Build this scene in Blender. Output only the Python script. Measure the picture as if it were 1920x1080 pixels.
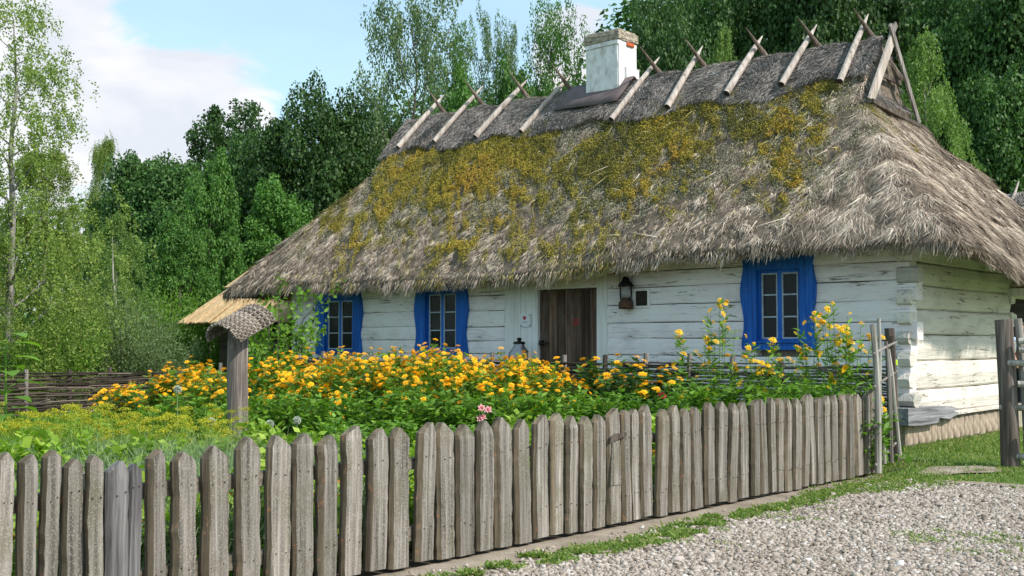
import bpy, math, random
import numpy as np
from mathutils import Vector, Matrix

# ------------------------------------------------------------------ camera, world, sun, exposure
for o in list(bpy.data.objects):
    bpy.data.objects.remove(o)
sc = bpy.context.scene
col = sc.collection
TH = math.radians(41.9)
FPX = 2106.0
PITCH = math.atan(105 / FPX)
EYE = 1.3
cam_d = bpy.data.cameras.new('camera')
cam_d.sensor_width = 36
cam_d.lens = FPX / 1920 * 36
cam_d.clip_end = 2000
cam = bpy.data.objects.new('camera', cam_d)
col.objects.link(cam)
cam.location = (0, 0, EYE)
cam.rotation_euler = (math.pi / 2 + PITCH, 0, TH)
sc.camera = cam

SUN = Vector((0.72, 0.09, 0.69)).normalized()
sd = bpy.data.lights.new('sun', 'SUN')
sd.energy = 3.0
sd.angle = math.radians(0.6)
sd.color = (1.0, 0.94, 0.85)
so = bpy.data.objects.new('sun', sd)
col.objects.link(so)
so.rotation_euler = (-SUN).to_track_quat('-Z', 'Y').to_euler()
so.location = (20, 0, 30)

CF = np.array([-math.sin(TH) * math.cos(PITCH), math.cos(TH) * math.cos(PITCH), math.sin(PITCH)])
CR = np.array([math.cos(TH), math.sin(TH), 0.0])
CU = np.cross(CR, CF)


def ray(px, py):
    return CF + (px - 960) / FPX * CR - (py - 540) / FPX * CU


def at(px, py, d):
    """world point at forward distance d seen in direction (px, py) of the photograph"""
    return np.array([0, 0, EYE]) + ray(px, py) * d


w = bpy.data.worlds.new('World')
sc.world = w
w.use_nodes = True
nt = w.node_tree
for n in list(nt.nodes):
    nt.nodes.remove(n)


def N(t, kind, **kw):
    n = t.nodes.new(kind)
    for k, v in kw.items():
        setattr(n, k, v)
    return n


def math_node(t, op, a, b=None, clamp=False):
    n = t.nodes.new('ShaderNodeMath')
    n.operation = op
    n.use_clamp = clamp
    for i, v in enumerate((a, b)):
        if v is None:
            continue
        if isinstance(v, (int, float)):
            n.inputs[i].default_value = v
        else:
            t.links.new(v, n.inputs[i])
    return n.outputs[0]


sky = N(nt, 'ShaderNodeTexSky', sky_type='NISHITA', sun_disc=False)
sky.sun_elevation = math.asin(SUN.z)
sky.sun_rotation = math.atan2(SUN.x, SUN.y)
sky.air_density = 1.0
sky.dust_density = 1.2
sky.ozone_density = 1.0
tcw = N(nt, 'ShaderNodeTexCoord')
dirv = tcw.outputs['Generated']
mapn = N(nt, 'ShaderNodeMapping')
mapn.inputs['Scale'].default_value = (1.0, 1.0, 2.2)
nt.links.new(dirv, mapn.inputs[0])
n1 = N(nt, 'ShaderNodeTexNoise')
n1.inputs['Scale'].default_value = 5.0
n1.inputs['Detail'].default_value = 9
n1.inputs['Roughness'].default_value = 0.55
n1.inputs['Distortion'].default_value = 0.25
nt.links.new(mapn.outputs[0], n1.inputs[0])
# cumulus bank: where the large cloud of the photograph stands, plus others round the sky
bias = None
blobs = [((90, 60), .110), ((200, 150), .075), ((340, 205), .075), ((440, 225), .035), ((60, 190), .13), ((-150, 150), .2), ((230, 240), .06), ((1090, 110), .035)]
for (px, py), rad in blobs:
    d = Vector(ray(px, py)).normalized()
    dp = N(nt, 'ShaderNodeVectorMath', operation='DISTANCE')
    nt.links.new(dirv, dp.inputs[0])
    dp.inputs[1].default_value = d
    m = math_node(nt, 'DIVIDE', dp.outputs['Value'], rad)
    m = math_node(nt, 'SUBTRACT', 1.35, m)
    bias = m if bias is None else math_node(nt, 'MAXIMUM', bias, m)
bias = math_node(nt, 'MAXIMUM', bias, -0.9)
nn = math_node(nt, 'MULTIPLY', math_node(nt, 'SUBTRACT', n1.outputs[0], 0.5), 3.4)
cm = math_node(nt, 'ADD', math_node(nt, 'MULTIPLY', bias, 1.0), nn)
cmask = N(nt, 'ShaderNodeMapRange', interpolation_type='SMOOTHSTEP')
cmask.inputs['From Min'].default_value = 0.18
cmask.inputs['From Max'].default_value = 0.52
nt.links.new(cm, cmask.inputs[0])
n2 = N(nt, 'ShaderNodeTexNoise')
n2.inputs['Scale'].default_value = 2.6
n2.inputs['Detail'].default_value = 7
n2.inputs['Roughness'].default_value = 0.6
mp2 = N(nt, 'ShaderNodeMapping')
mp2.inputs['Scale'].default_value = (1, 1, 4.5)
mp2.inputs['Location'].default_value = (3, 1, 7)
nt.links.new(dirv, mp2.inputs[0])
nt.links.new(mp2.outputs[0], n2.inputs[0])
veil = N(nt, 'ShaderNodeMapRange')
veil.inputs['From Min'].default_value = 0.35
veil.inputs['From Max'].default_value = 0.72
veil.inputs['To Min'].default_value = 0.42
veil.inputs['To Max'].default_value = 0.85
nt.links.new(n2.outputs[0], veil.inputs[0])
SKYS = 0.15
mixv = N(nt, 'ShaderNodeMix', data_type='RGBA')
nt.links.new(veil.outputs[0], mixv.inputs['Factor'])
nt.links.new(sky.outputs[0], mixv.inputs['A'])
mixv.inputs['B'].default_value = (0.385 / SKYS, 0.57 / SKYS, 0.60 / SKYS, 1)
# cloud body: white with soft grey-violet variation
n3 = N(nt, 'ShaderNodeTexNoise')
n3.inputs['Scale'].default_value = 9
n3.inputs['Detail'].default_value = 6
nt.links.new(mapn.outputs[0], n3.inputs[0])
cr = N(nt, 'ShaderNodeValToRGB')
cr.color_ramp.elements[0].position = 0.35
cr.color_ramp.elements[0].color = (0.49 / SKYS, 0.52 / SKYS, 0.57 / SKYS, 1)
cr.color_ramp.elements[1].position = 0.62
cr.color_ramp.elements[1].color = (0.66 / SKYS, 0.65 / SKYS, 0.66 / SKYS, 1)
nt.links.new(n3.outputs[0], cr.inputs[0])
mixc = N(nt, 'ShaderNodeMix', data_type='RGBA')
nt.links.new(cmask.outputs[0], mixc.inputs['Factor'])
nt.links.new(mixv.outputs['Result'], mixc.inputs['A'])
nt.links.new(cr.outputs[0], mixc.inputs['B'])
bg = N(nt, 'ShaderNodeBackground')
bg.inputs['Strength'].default_value = SKYS
nt.links.new(mixc.outputs['Result'], bg.inputs[0])
wo = N(nt, 'ShaderNodeOutputWorld')
nt.links.new(bg.outputs[0], wo.inputs[0])

sc.view_settings.view_transform = 'Standard'
sc.view_settings.look = 'None'
sc.view_settings.exposure = 0.74
sc.view_settings.gamma = 1.0
sc.view_settings.use_curve_mapping = False
sc.cycles.max_bounces = 5
sc.cycles.diffuse_bounces = 3
sc.cycles.transparent_max_bounces = 4
sc.cycles.use_adaptive_sampling = True

# ------------------------------------------------------------------ numpy noise
_rs = np.random.RandomState(7)
_perm = _rs.permutation(4096)
_val = _rs.rand(4096)


def vnoise(x, y, z=0.0):
    x = np.asarray(x, float); y = np.asarray(y, float); z = np.asarray(z, float) + np.zeros_like(x)
    xi = np.floor(x).astype(int); yi = np.floor(y).astype(int); zi = np.floor(z).astype(int)
    fx = x - xi; fy = y - yi; fz = z - zi
    fx = fx * fx * (3 - 2 * fx); fy = fy * fy * (3 - 2 * fy); fz = fz * fz * (3 - 2 * fz)

    def h(i, j, k):
        return _val[_perm[(_perm[(_perm[i & 4095] + j) & 4095] + k) & 4095]]
    r = 0
    for dx in (0, 1):
        for dy in (0, 1):
            for dz in (0, 1):
                wgt = (fx if dx else 1 - fx) * (fy if dy else 1 - fy) * (fz if dz else 1 - fz)
                r = r + wgt * h(xi + dx, yi + dy, zi + dz)
    return r


def fbm(x, y, z=0.0, o=3):
    r = 0; a = 1; t = 0
    for i in range(o):
        r = r + a * vnoise(np.asarray(x) * 2 ** i + 13.7 * i, np.asarray(y) * 2 ** i + 5.1 * i, np.asarray(z) * 2 ** i)
        t += a; a *= .5
    return r / t


def sstep(a, b, x):
    t = np.clip((np.asarray(x, float) - a) / (b - a), 0, 1)
    return t * t * (3 - 2 * t)


# ------------------------------------------------------------------ materials
def newmat(name):
    m = bpy.data.materials.new(name)
    m.use_nodes = True
    t = m.node_tree
    for n in list(t.nodes):
        t.nodes.remove(n)
    out = N(t, 'ShaderNodeOutputMaterial')
    b = N(t, 'ShaderNodeBsdfPrincipled')
    b.inputs['Specular IOR Level'].default_value = 0.25
    t.links.new(b.outputs[0], out.inputs[0])
    return m, t, b, out


def ramp(t, fac, stops):
    r = N(t, 'ShaderNodeValToRGB')
    e = r.color_ramp.elements
    while len(e) < len(stops):
        e.new(0.5)
    for i, (p, c) in enumerate(stops):
        e[i].position = p
        e[i].color = (c[0], c[1], c[2], 1)
    t.links.new(fac, r.inputs[0])
    return r.outputs[0]


def noise(t, vec, scale, detail=4, rough=0.55, dist=0.0):
    n = N(t, 'ShaderNodeTexNoise')
    n.inputs['Scale'].default_value = scale
    n.inputs['Detail'].default_value = detail
    n.inputs['Roughness'].default_value = rough
    n.inputs['Distortion'].default_value = dist
    if vec is not None:
        t.links.new(vec, n.inputs[0])
    return n.outputs[0]


def mapping(t, scale, src='Object'):
    tc = N(t, 'ShaderNodeTexCoord')
    mp = N(t, 'ShaderNodeMapping')
    mp.inputs['Scale'].default_value = scale
    t.links.new(tc.outputs[src], mp.inputs[0])
    return mp.outputs[0]


def mixrgb(t, fac, a, b, mode='MIX'):
    n = N(t, 'ShaderNodeMix', data_type='RGBA', blend_type=mode)
    for s, v in (('Factor', fac), ('A', a), ('B', b)):
        if isinstance(v, (int, float)):
            n.inputs[s].default_value = v
        elif isinstance(v, tuple):
            n.inputs[s].default_value = (v[0], v[1], v[2], 1)
        else:
            t.links.new(v, n.inputs[s])
    return n.outputs['Result']


def bump(t, b, h, strength=0.4, dist=0.02):
    n = N(t, 'ShaderNodeBump')
    n.inputs['Strength'].default_value = strength
    n.inputs['Distance'].default_value = dist
    t.links.new(h, n.inputs['Height'])
    t.links.new(n.outputs[0], b.inputs['Normal'])


def mat_wood(name, stops, axis='z', grain=26, spots=None, vary=0.35, rough=0.85, bstr=0.5, patch=None, spotscale=30, spotlo=.6, lo=.3, hi=.7):
    """weathered wood: grain stretched along one local axis, variation per object"""
    m, t, b, out = newmat(name)
    s = {'x': (1.1, grain, grain), 'y': (grain, 1.1, grain), 'z': (grain, grain, 1.1)}[axis]
    oi = N(t, 'ShaderNodeObjectInfo')
    tc = N(t, 'ShaderNodeTexCoord')
    off = N(t, 'ShaderNodeVectorMath', operation='ADD')
    cmb = N(t, 'ShaderNodeCombineXYZ')
    rr = math_node(t, 'MULTIPLY', oi.outputs['Random'], 37.0)
    for i in range(3):
        t.links.new(rr, cmb.inputs[i])
    t.links.new(tc.outputs['Object'], off.inputs[0])
    t.links.new(cmb.outputs[0], off.inputs[1])
    mp = N(t, 'ShaderNodeMapping')
    mp.inputs['Scale'].default_value = s
    t.links.new(off.outputs[0], mp.inputs[0])
    g = noise(t, mp.outputs[0], 1.0, 6, 0.62, 0.4)
    c = ramp(t, g, [(lo + (hi - lo) * i / (len(stops) - 1), k) for i, k in enumerate(stops)])
    if patch:
        pn = noise(t, off.outputs[0], 3.2, 4, 0.6)
        pf = N(t, 'ShaderNodeMapRange')
        pf.inputs['From Min'].default_value = 0.50
        pf.inputs['From Max'].default_value = 0.68
        pf.inputs['To Max'].default_value = 0.75
        t.links.new(pn, pf.inputs[0])
        c = mixrgb(t, pf.outputs[0], c, patch)
    if spots:
        sn = noise(t, off.outputs[0], spotscale, 3, 0.6)
        sf = N(t, 'ShaderNodeMapRange')
        sf.inputs['From Min'].default_value = spotlo
        sf.inputs['From Max'].default_value = spotlo + .08
        sf.inputs['To Max'].default_value = 0.5
        t.links.new(sn, sf.inputs[0])
        c = mixrgb(t, sf.outputs[0], c, spots)
    v = N(t, 'ShaderNodeMapRange')
    v.inputs['To Min'].default_value = 1 - vary
    v.inputs['To Max'].default_value = 1 + vary
    t.links.new(oi.outputs['Random'], v.inputs[0])
    hs = N(t, 'ShaderNodeHueSaturation')
    t.links.new(v.outputs[0], hs.inputs['Value'])
    t.links.new(c, hs.inputs['Color'])
    t.links.new(hs.outputs[0], b.inputs['Base Color'])
    b.inputs['Roughness'].default_value = rough
    bump(t, b, g, bstr, 0.012)
    return m


def mat_tint(name, stops, trans=0.0, rough=0.6, spec=0.25, objvary=0.12, tcol=None):
    """colour ramp over the per-piece attribute 'tint'; optional translucency for leaves"""
    m, t, b, out = newmat(name)
    a = N(t, 'ShaderNodeAttribute', attribute_name='tint')
    c = ramp(t, a.outputs['Fac'], stops)
    oi = N(t, 'ShaderNodeObjectInfo')
    v = N(t, 'ShaderNodeMapRange')
    v.inputs['To Min'].default_value = 1 - objvary
    v.inputs['To Max'].default_value = 1 + objvary
    t.links.new(oi.outputs['Random'], v.inputs[0])
    hs = N(t, 'ShaderNodeHueSaturation')
    t.links.new(v.outputs[0], hs.inputs['Value'])
    t.links.new(c, hs.inputs['Color'])
    t.links.new(hs.outputs[0], b.inputs['Base Color'])
    b.inputs['Roughness'].default_value = rough
    b.inputs['Specular IOR Level'].default_value = spec
    if trans:
        tr = N(t, 'ShaderNodeBsdfTranslucent')
        mc = mixrgb(t, 1.0, hs.outputs[0], tcol or (1.5, 1.6, 0.7), 'MULTIPLY')
        t.links.new(mc, tr.inputs[0])
        ms = N(t, 'ShaderNodeMixShader')
        ms.inputs[0].default_value = trans
        t.links.new(b.outputs[0], ms.inputs[1])
        t.links.new(tr.outputs[0], ms.inputs[2])
        t.links.new(ms.outputs[0], out.inputs[0])
    return m


def mat_plain(name, c, rough=0.6, metal=0.0, nscale=20, nvar=0.25, bstr=0.2, spec=0.3):
    m, t, b, out = newmat(name)
    n = noise(t, mapping(t, (1, 1, 1)), nscale, 4)
    lo = tuple(k * (1 - nvar) for k in c); hi = tuple(min(1, k * (1 + nvar)) for k in c)
    t.links.new(ramp(t, n, [(0.3, lo), (0.7, hi)]), b.inputs['Base Color'])
    b.inputs['Roughness'].default_value = rough
    b.inputs['Metallic'].default_value = metal
    b.inputs['Specular IOR Level'].default_value = spec
    if bstr:
        bump(t, b, n, bstr, 0.01)
    return m


def mat_whitewash(name, axis, base=(0.70, 0.70, 0.70), grime=(0.42, 0.38, 0.30)):
    """limewashed log: fine horizontal grain, hairline cracks where wood shows, stains"""
    m, t, b, out = newmat(name)
    s = (0.8, 16, 16) if axis == 'x' else (16, 0.8, 16)
    v = mapping(t, s)
    g = noise(t, v, 1.0, 7, 0.65, 0.6)
    v2 = mapping(t, (1, 1, 2))
    p = noise(t, v2, 1.6, 5, 0.6)
    c = ramp(t, p, [(0.30, tuple(k * .8 for k in base)), (0.5, base), (0.75, tuple(min(.86, k * 1.1) for k in base))])
    gf = N(t, 'ShaderNodeMapRange')
    gf.inputs['From Min'].default_value = 0.385
    gf.inputs['From Max'].default_value = 0.30
    gf.inputs['To Min'].default_value = 0.0
    gf.inputs['To Max'].default_value = 0.85
    t.links.new(g, gf.inputs[0])
    c = mixrgb(t, gf.outputs[0], c, (0.13, 0.10, 0.075))
    # long hairline checks that open and close along the log
    cv = mapping(t, (0.55, 9, 9) if axis == 'x' else (9, 0.55, 9))
    cn = noise(t, cv, 1.0, 5, 0.55, 0.3)
    cl_ = math_node(t, 'ABSOLUTE', math_node(t, 'SUBTRACT', cn, 0.5))
    cf = N(t, 'ShaderNodeMapRange')
    cf.inputs['From Min'].default_value = 0.014
    cf.inputs['From Max'].default_value = 0.004
    t.links.new(cl_, cf.inputs[0])
    cmk = N(t, 'ShaderNodeMapRange')
    cmk.inputs['From Min'].default_value = 0.50
    cmk.inputs['From Max'].default_value = 0.58
    cmk.inputs['To Max'].default_value = 0.9
    t.links.new(noise(t, mapping(t, (1, 1, 3)), 1.9, 3), cmk.inputs[0])
    crk = math_node(t, 'MULTIPLY', cf.outputs[0], cmk.outputs[0])
    c = mixrgb(t, crk, c, (0.09, 0.07, 0.055))
    q = noise(t, mapping(t, (1.2, 1.2, 5)), 2.6, 6, 0.7)
    qf = N(t, 'ShaderNodeMapRange')
    qf.inputs['From Min'].default_value = 0.56
    qf.inputs['From Max'].default_value = 0.74
    qf.inputs['To Max'].default_value = 0.6
    t.links.new(q, qf.inputs[0])
    c = mixrgb(t, qf.outputs[0], c, grime)
    t.links.new(c, b.inputs['Base Color'])
    b.inputs['Roughness'].default_value = 0.9
    hsum = math_node(t, 'ADD', math_node(t, 'MULTIPLY', g, 0.7), math_node(t, 'MULTIPLY', noise(t, mapping(t, (1, 1, 1)), 40, 4, 0.6), 0.3))
    bump(t, b, hsum, 0.8, 0.03)
    return m


M = {}
M['white_front'] = mat_whitewash('limewash_front', 'x', (0.86, 0.785, 0.80), (0.54, 0.46, 0.38))
M['white_end'] = mat_whitewash('limewash_end', 'y', (0.72, 0.66, 0.60), (0.45, 0.36, 0.25))
M['greyend'] = mat_whitewash('worn_limewash', 'y', (0.50, 0.47, 0.43), (0.24, 0.20, 0.16))
M['white_board'] = mat_wood('limewashed_board', [(0.58, 0.55, 0.50), (0.75, 0.73, 0.72), (0.80, 0.78, 0.785)], 'z', 20, vary=0.04, bstr=0.3)
M['dark_core'] = mat_plain('dark_wood_and_shade', (0.035, 0.028, 0.022), 0.95)
M['chink'] = mat_plain('clay_chinking', (0.30, 0.26, 0.21), 0.95)
M['blue'] = mat_wood('blue_paint', [(0.006, 0.055, 0.24), (0.008, 0.105, 0.46), (0.020, 0.155, 0.56)], 'z', 26, vary=0.06, rough=0.6, bstr=0.5, spots=(0.06, 0.16, 0.38), spotscale=16, spotlo=.60)
M['sash_edge'] = mat_plain('pale_putty', (0.36, 0.42, 0.50), 0.6)
M['door'] = mat_wood('door_board', [(0.030, 0.020, 0.015), (0.085, 0.052, 0.036), (0.17, 0.105, 0.075)], 'z', 22, vary=0.45, patch=(0.12, 0.095, 0.08))
M['picket'] = mat_wood('weathered_picket', [(0.045, 0.038, 0.032), (0.135, 0.118, 0.102), (0.225, 0.200, 0.176), (0.39, 0.355, 0.32)], 'z', 40, spots=(0.36, 0.34, 0.30), vary=0.24, patch=(0.12, 0.108, 0.068), bstr=1.0, spotscale=130, spotlo=.53)
M['picket_bark'] = mat_wood('picket_edge', [(0.045, 0.036, 0.026), (0.12, 0.098, 0.068), (0.22, 0.165, 0.115)], 'z', 18, vary=0.25, bstr=0.9, spots=(0.34, 0.16, 0.08), spotscale=14, spotlo=.62)
M['picket_grey'] = mat_wood('grey_picket', [(0.05, 0.046, 0.046), (0.13, 0.125, 0.125), (0.30, 0.29, 0.29)], 'z', 34, vary=0.1, bstr=0.9)
M['rail'] = mat_wood('fence_rail_wood', [(0.05, 0.042, 0.034), (0.15, 0.13, 0.10), (0.26, 0.23, 0.19)], 'y', 24, vary=0.1)
M['greywood'] = mat_wood('old_grey_wood', [(0.06, 0.052, 0.046), (0.19, 0.165, 0.15), (0.36, 0.33, 0.31)], 'z', 30, vary=0.15, bstr=0.8)
M['greywood_x'] = mat_wood('old_grey_beam', [(0.07, 0.07, 0.075), (0.20, 0.20, 0.21), (0.36, 0.36, 0.38)], 'y', 22, vary=0.15, bstr=0.9)
M['darkpost'] = mat_wood('dark_post_wood', [(0.025, 0.020, 0.017), (0.085, 0.065, 0.055), (0.19, 0.15, 0.13)], 'z', 24, vary=0.1, bstr=0.9)
M['gatewood'] = mat_wood('gate_post_wood', [(0.035, 0.027, 0.023), (0.12, 0.095, 0.082), (0.26, 0.22, 0.20)], 'z', 26, vary=0.1, bstr=0.9)
M['postwood'] = mat_wood('garden_post_wood', [(0.05, 0.042, 0.038), (0.15, 0.125, 0.112), (0.31, 0.275, 0.25)], 'z', 30, vary=0.05, bstr=1.0)
M['palepole'] = mat_wood('pale_pole_wood', [(0.13, 0.12, 0.10), (0.30, 0.28, 0.25), (0.48, 0.46, 0.42)], 'z', 20, vary=0.15, bstr=0.7)
M['ridgepole'] = mat_wood('ridge_pole_wood', [(0.24, 0.19, 0.16), (0.46, 0.39, 0.35), (0.62, 0.54, 0.50)], 'z', 16, vary=0.10, bstr=0.4)
M['ridgepole_back'] = mat_wood('ridge_pole_brown', [(0.06, 0.042, 0.034), (0.14, 0.105, 0.085), (0.24, 0.19, 0.16)], 'z', 16, vary=0.15, bstr=0.5)
M['freshboard'] = mat_wood('new_pine_board', [(0.38, 0.23, 0.11), (0.60, 0.40, 0.21), (0.74, 0.54, 0.32)], 'y', 16, vary=0.12, bstr=0.3)
M['rod'] = mat_tint('wattle_rod', [(0, (0.02, 0.014, 0.011)), (0.5, (0.062, 0.047, 0.038)), (1, (0.18, 0.145, 0.12))], rough=0.85, objvary=0.05)
M['barnlog'] = mat_wood('dark_barn_log', [(0.03, 0.022, 0.017), (0.07, 0.052, 0.040), (0.12, 0.09, 0.07)], 'x', 20, vary=0.2)
M['stone'] = mat_plain('field_stone', (0.34, 0.27, 0.21), 0.9, nscale=9, nvar=0.45, bstr=0.6)
M['mortar'] = mat_plain('lime_mortar', (0.36, 0.32, 0.25), 0.95, nscale=30)
M['straw'] = mat_tint('thatch_straw', [(0, (0.085, 0.066, 0.051)), (0.3, (0.265, 0.205, 0.158)), (0.65, (0.52, 0.42, 0.335)), (1, (0.76, 0.65, 0.54))], rough=0.7, objvary=0.0)
M['ridge_straw'] = mat_tint('heather_thatch', [(0, (0.10, 0.088, 0.082)), (0.5, (0.27, 0.24, 0.225)), (1, (0.46, 0.42, 0.40))], rough=0.8, objvary=0.0)
M['moss'] = mat_tint('roof_moss', [(0, (0.10, 0.105, 0.035)), (0.4, (0.26, 0.235, 0.045)), (0.8, (0.40, 0.325, 0.055)), (1, (0.46, 0.30, 0.05))], rough=0.95, objvary=0.0)
M['mossy'] = mat_tint('mossy_straw', [(0, (0.09, 0.08, 0.03)), (0.35, (0.24, 0.20, 0.065)), (0.7, (0.40, 0.33, 0.11)), (1, (0.58, 0.49, 0.28))], rough=0.9, objvary=0.0)
M['lichen'] = mat_tint('roof_lichen', [(0, (0.11, 0.115, 0.065)), (0.5, (0.24, 0.24, 0.15)), (1, (0.46, 0.45, 0.36))], rough=0.95, objvary=0.0)
M['thatch_base'] = mat_plain('thatch_bed', (0.13, 0.10, 0.075), 0.95, nscale=14, nvar=0.5, bstr=0.8)
M['plaster'] = mat_plain('chimney_plaster', (0.76, 0.735, 0.745), 0.9, nscale=7, nvar=0.14, bstr=0.5)
_m = M['plaster']; _t = _m.node_tree; _b = [n for n in _t.nodes if n.type == 'BSDF_PRINCIPLED'][0]
_src = _b.inputs['Base Color'].links[0].from_socket
_f = N(_t, 'ShaderNodeMapRange'); _f.inputs['From Min'].default_value = .50; _f.inputs['From Max'].default_value = .64; _f.inputs['To Max'].default_value = .6
_t.links.new(noise(_t, mapping(_t, (1.6, 1.6, 1)), 3.5, 6, .7), _f.inputs[0])
_t.links.new(mixrgb(_t, _f.outputs[0], _src, (.36, .31, .25)), _b.inputs['Base Color'])
M['capbrick'] = mat_plain('grimy_chimney_cap', (0.33, 0.28, 0.22), 0.9, nscale=16, nvar=0.5, bstr=0.5)
M['brick'] = mat_plain('bare_red_brick', (0.52, 0.11, 0.04), 0.9, nscale=20)
M['lead'] = mat_plain('brown_roofing_sheet', (0.125, 0.095, 0.098), 0.75, nscale=5, nvar=0.2, bstr=0.15)
M['iron'] = mat_plain('blackened_iron', (0.022, 0.020, 0.020), 0.55, metal=0.6)
M['rust'] = mat_plain('rusty_tin', (0.10, 0.055, 0.035), 0.7, metal=0.4, nscale=40, nvar=0.5)
M['zinc'] = mat_plain('dull_zinc', (0.30, 0.30, 0.33), 0.45, metal=0.8)
M['soil'] = mat_plain('garden_soil', (0.055, 0.040, 0.028), 0.95, nscale=12, nvar=0.5, bstr=0.8)
M['darkgreen'] = mat_plain('shaded_undergrowth', (0.028, 0.042, 0.016), 0.95, nscale=2, nvar=0.5)
M['red'] = mat_plain('red_print', (0.45, 0.03, 0.03), 0.5, bstr=0)
M['paper'] = mat_plain('white_paper', (0.72, 0.73, 0.76), 0.5, nvar=0.03, bstr=0)
M['bark'] = mat_wood('tree_bark', [(0.03, 0.024, 0.018), (0.09, 0.075, 0.06), (0.16, 0.14, 0.12)], 'z', 10, vary=0.2, bstr=0.9)
M['birchbark'] = mat_wood('birch_bark', [(0.05, 0.045, 0.04), (0.20, 0.185, 0.165), (0.42, 0.40, 0.37)], 'z', 9, vary=0.1, bstr=0.3)
M['lf_birch'] = mat_tint('birch_leaf', [(0, (0.0840, 0.1288, 0.0280)), (0.5, (0.1792, 0.2576, 0.0560)), (0.9, (0.3024, 0.3808, 0.1008)), (1, (0.4032, 0.4032, 0.1120))], 0.38, 0.5, objvary=.08)
M['lf_birch2'] = mat_tint('fresh_birch_leaf', [(0, (0.0690, 0.1265, 0.0287)), (0.5, (0.1495, 0.2472, 0.0633)), (1, (0.2760, 0.3795, 0.1150))], 0.35, 0.5, objvary=.08)
M['lf_oak'] = mat_tint('oak_leaf', [(0, (0.0260, 0.0650, 0.0169)), (0.5, (0.0572, 0.1274, 0.0312)), (1, (0.1144, 0.2080, 0.0585))], 0.25, 0.5, objvary=.3)
M['lf_mid'] = mat_tint('ash_leaf', [(0, (0.0360, 0.1020, 0.0216)), (0.5, (0.0816, 0.1860, 0.0360)), (1, (0.1440, 0.2760, 0.0600))], 0.32, 0.5, objvary=.2)
M['lf_aspen'] = mat_tint('aspen_leaf', [(0, (0.0600, 0.1080, 0.0456)), (0.5, (0.1260, 0.1980, 0.0840)), (1, (0.2400, 0.3240, 0.1560))], 0.3, 0.45, objvary=.15)
M['lf_bush'] = mat_tint('bush_leaf', [(0, (0.0525, 0.1155, 0.0158)), (0.5, (0.1260, 0.2520, 0.0315)), (1, (0.2310, 0.3780, 0.0630))], 0.38, 0.5, objvary=.12)
M['lf_willow'] = mat_tint('willow_leaf', [(0, (0.0633, 0.1035, 0.0403)), (0.5, (0.1380, 0.2070, 0.0805)), (1, (0.2530, 0.3335, 0.1610))], 0.3, 0.5, objvary=.12)
M['lf_plant'] = mat_tint('herb_leaf', [(0, (0.0560, 0.1232, 0.0157)), (0.5, (0.1344, 0.2688, 0.0336)), (1, (0.2464, 0.4144, 0.0672))], 0.35, 0.5, objvary=.12)
M['lf_herb2'] = mat_tint('oxeye_leaf', [(0, (0.055, 0.12, 0.014)), (0.5, (0.14, 0.27, 0.035)), (1, (0.26, 0.42, 0.07))], 0.35, 0.5, objvary=.12)
M['lf_lime'] = mat_tint('lime_green_leaf', [(0, (0.1155, 0.2100, 0.0210)), (0.5, (0.2520, 0.3885, 0.0473)), (1, (0.4410, 0.5460, 0.1050))], 0.35, 0.5, objvary=.1)
M['lf_dark'] = mat_tint('dark_herb_leaf', [(0, (0.0250, 0.0688, 0.0150)), (0.5, (0.0562, 0.1375, 0.0250)), (1, (0.1125, 0.2250, 0.0500))], 0.25, 0.45, objvary=.1)
M['dill'] = mat_tint('dill_umbel', [(0, (0.22, 0.24, 0.02)), (0.5, (0.40, 0.40, 0.03)), (1, (0.58, 0.54, 0.05))], 0.25, 0.7, objvary=.1)
M['onion'] = mat_tint('onion_leaf', [(0, (0.08, 0.14, 0.06)), (0.5, (0.18, 0.28, 0.14)), (1, (0.36, 0.44, 0.22))], 0.2, 0.5, objvary=.1)
M['grass'] = mat_tint('grass_blade', [(0, (0.06, 0.12, 0.022)), (0.5, (0.14, 0.235, 0.045)), (0.75, (0.22, 0.32, 0.075)), (1, (0.46, 0.41, 0.22))], 0.35, 0.5, objvary=0)
M['petal'] = mat_tint('orange_petal', [(0, (0.90, 0.38, 0.005)), (0.5, (0.97, 0.53, 0.012)), (1, (0.97, 0.64, 0.03))], 0.2, 0.55, objvary=.22, tcol=(1, .9, .7))
M['petal_yellow'] = mat_tint('yellow_petal', [(0, (0.82, 0.42, 0.005)), (0.5, (0.94, 0.56, 0.012)), (1, (0.96, 0.68, 0.03))], 0.2, 0.55, objvary=.08, tcol=(1, .9, .7))
M['petal_red'] = mat_tint('red_petal', [(0, (0.55, 0.02, 0.01)), (0.5, (0.78, 0.08, 0.01)), (1, (0.90, 0.25, 0.02))], 0.2, 0.55, objvary=.1, tcol=(1, .7, .6))
M['petal_pink'] = mat_tint('pink_petal', [(0, (0.55, 0.08, 0.12)), (0.5, (0.80, 0.35, 0.38)), (1, (0.90, 0.75, 0.72))], 0.2, 0.5, objvary=.05, tcol=(1, .8, .8))
M['petal_white'] = mat_tint('pale_allium_floret', [(0, (0.42, 0.48, 0.38)), (1, (0.72, 0.74, 0.68))], 0.2, 0.6, objvary=.05, tcol=(1, 1, 1))
M['pebble'] = mat_tint('gravel_stone', [(0, (0.09, 0.07, 0.058)), (0.2, (0.21, 0.165, 0.13)), (0.5, (0.35, 0.295, 0.25)), (0.8, (0.45, 0.39, 0.355)), (1, (0.60, 0.56, 0.54))], rough=0.8, objvary=0)
M['skin'] = mat_plain('skin', (0.45, 0.26, 0.18), 0.5, bstr=0)
M['shirt'] = mat_plain('pale_blue_checked_cloth', (0.42, 0.50, 0.70), 0.9, nscale=30, nvar=.4, bstr=0)
M['trousers'] = mat_plain('dark_cloth', (0.02, 0.022, 0.035), 0.9, bstr=0)
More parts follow.
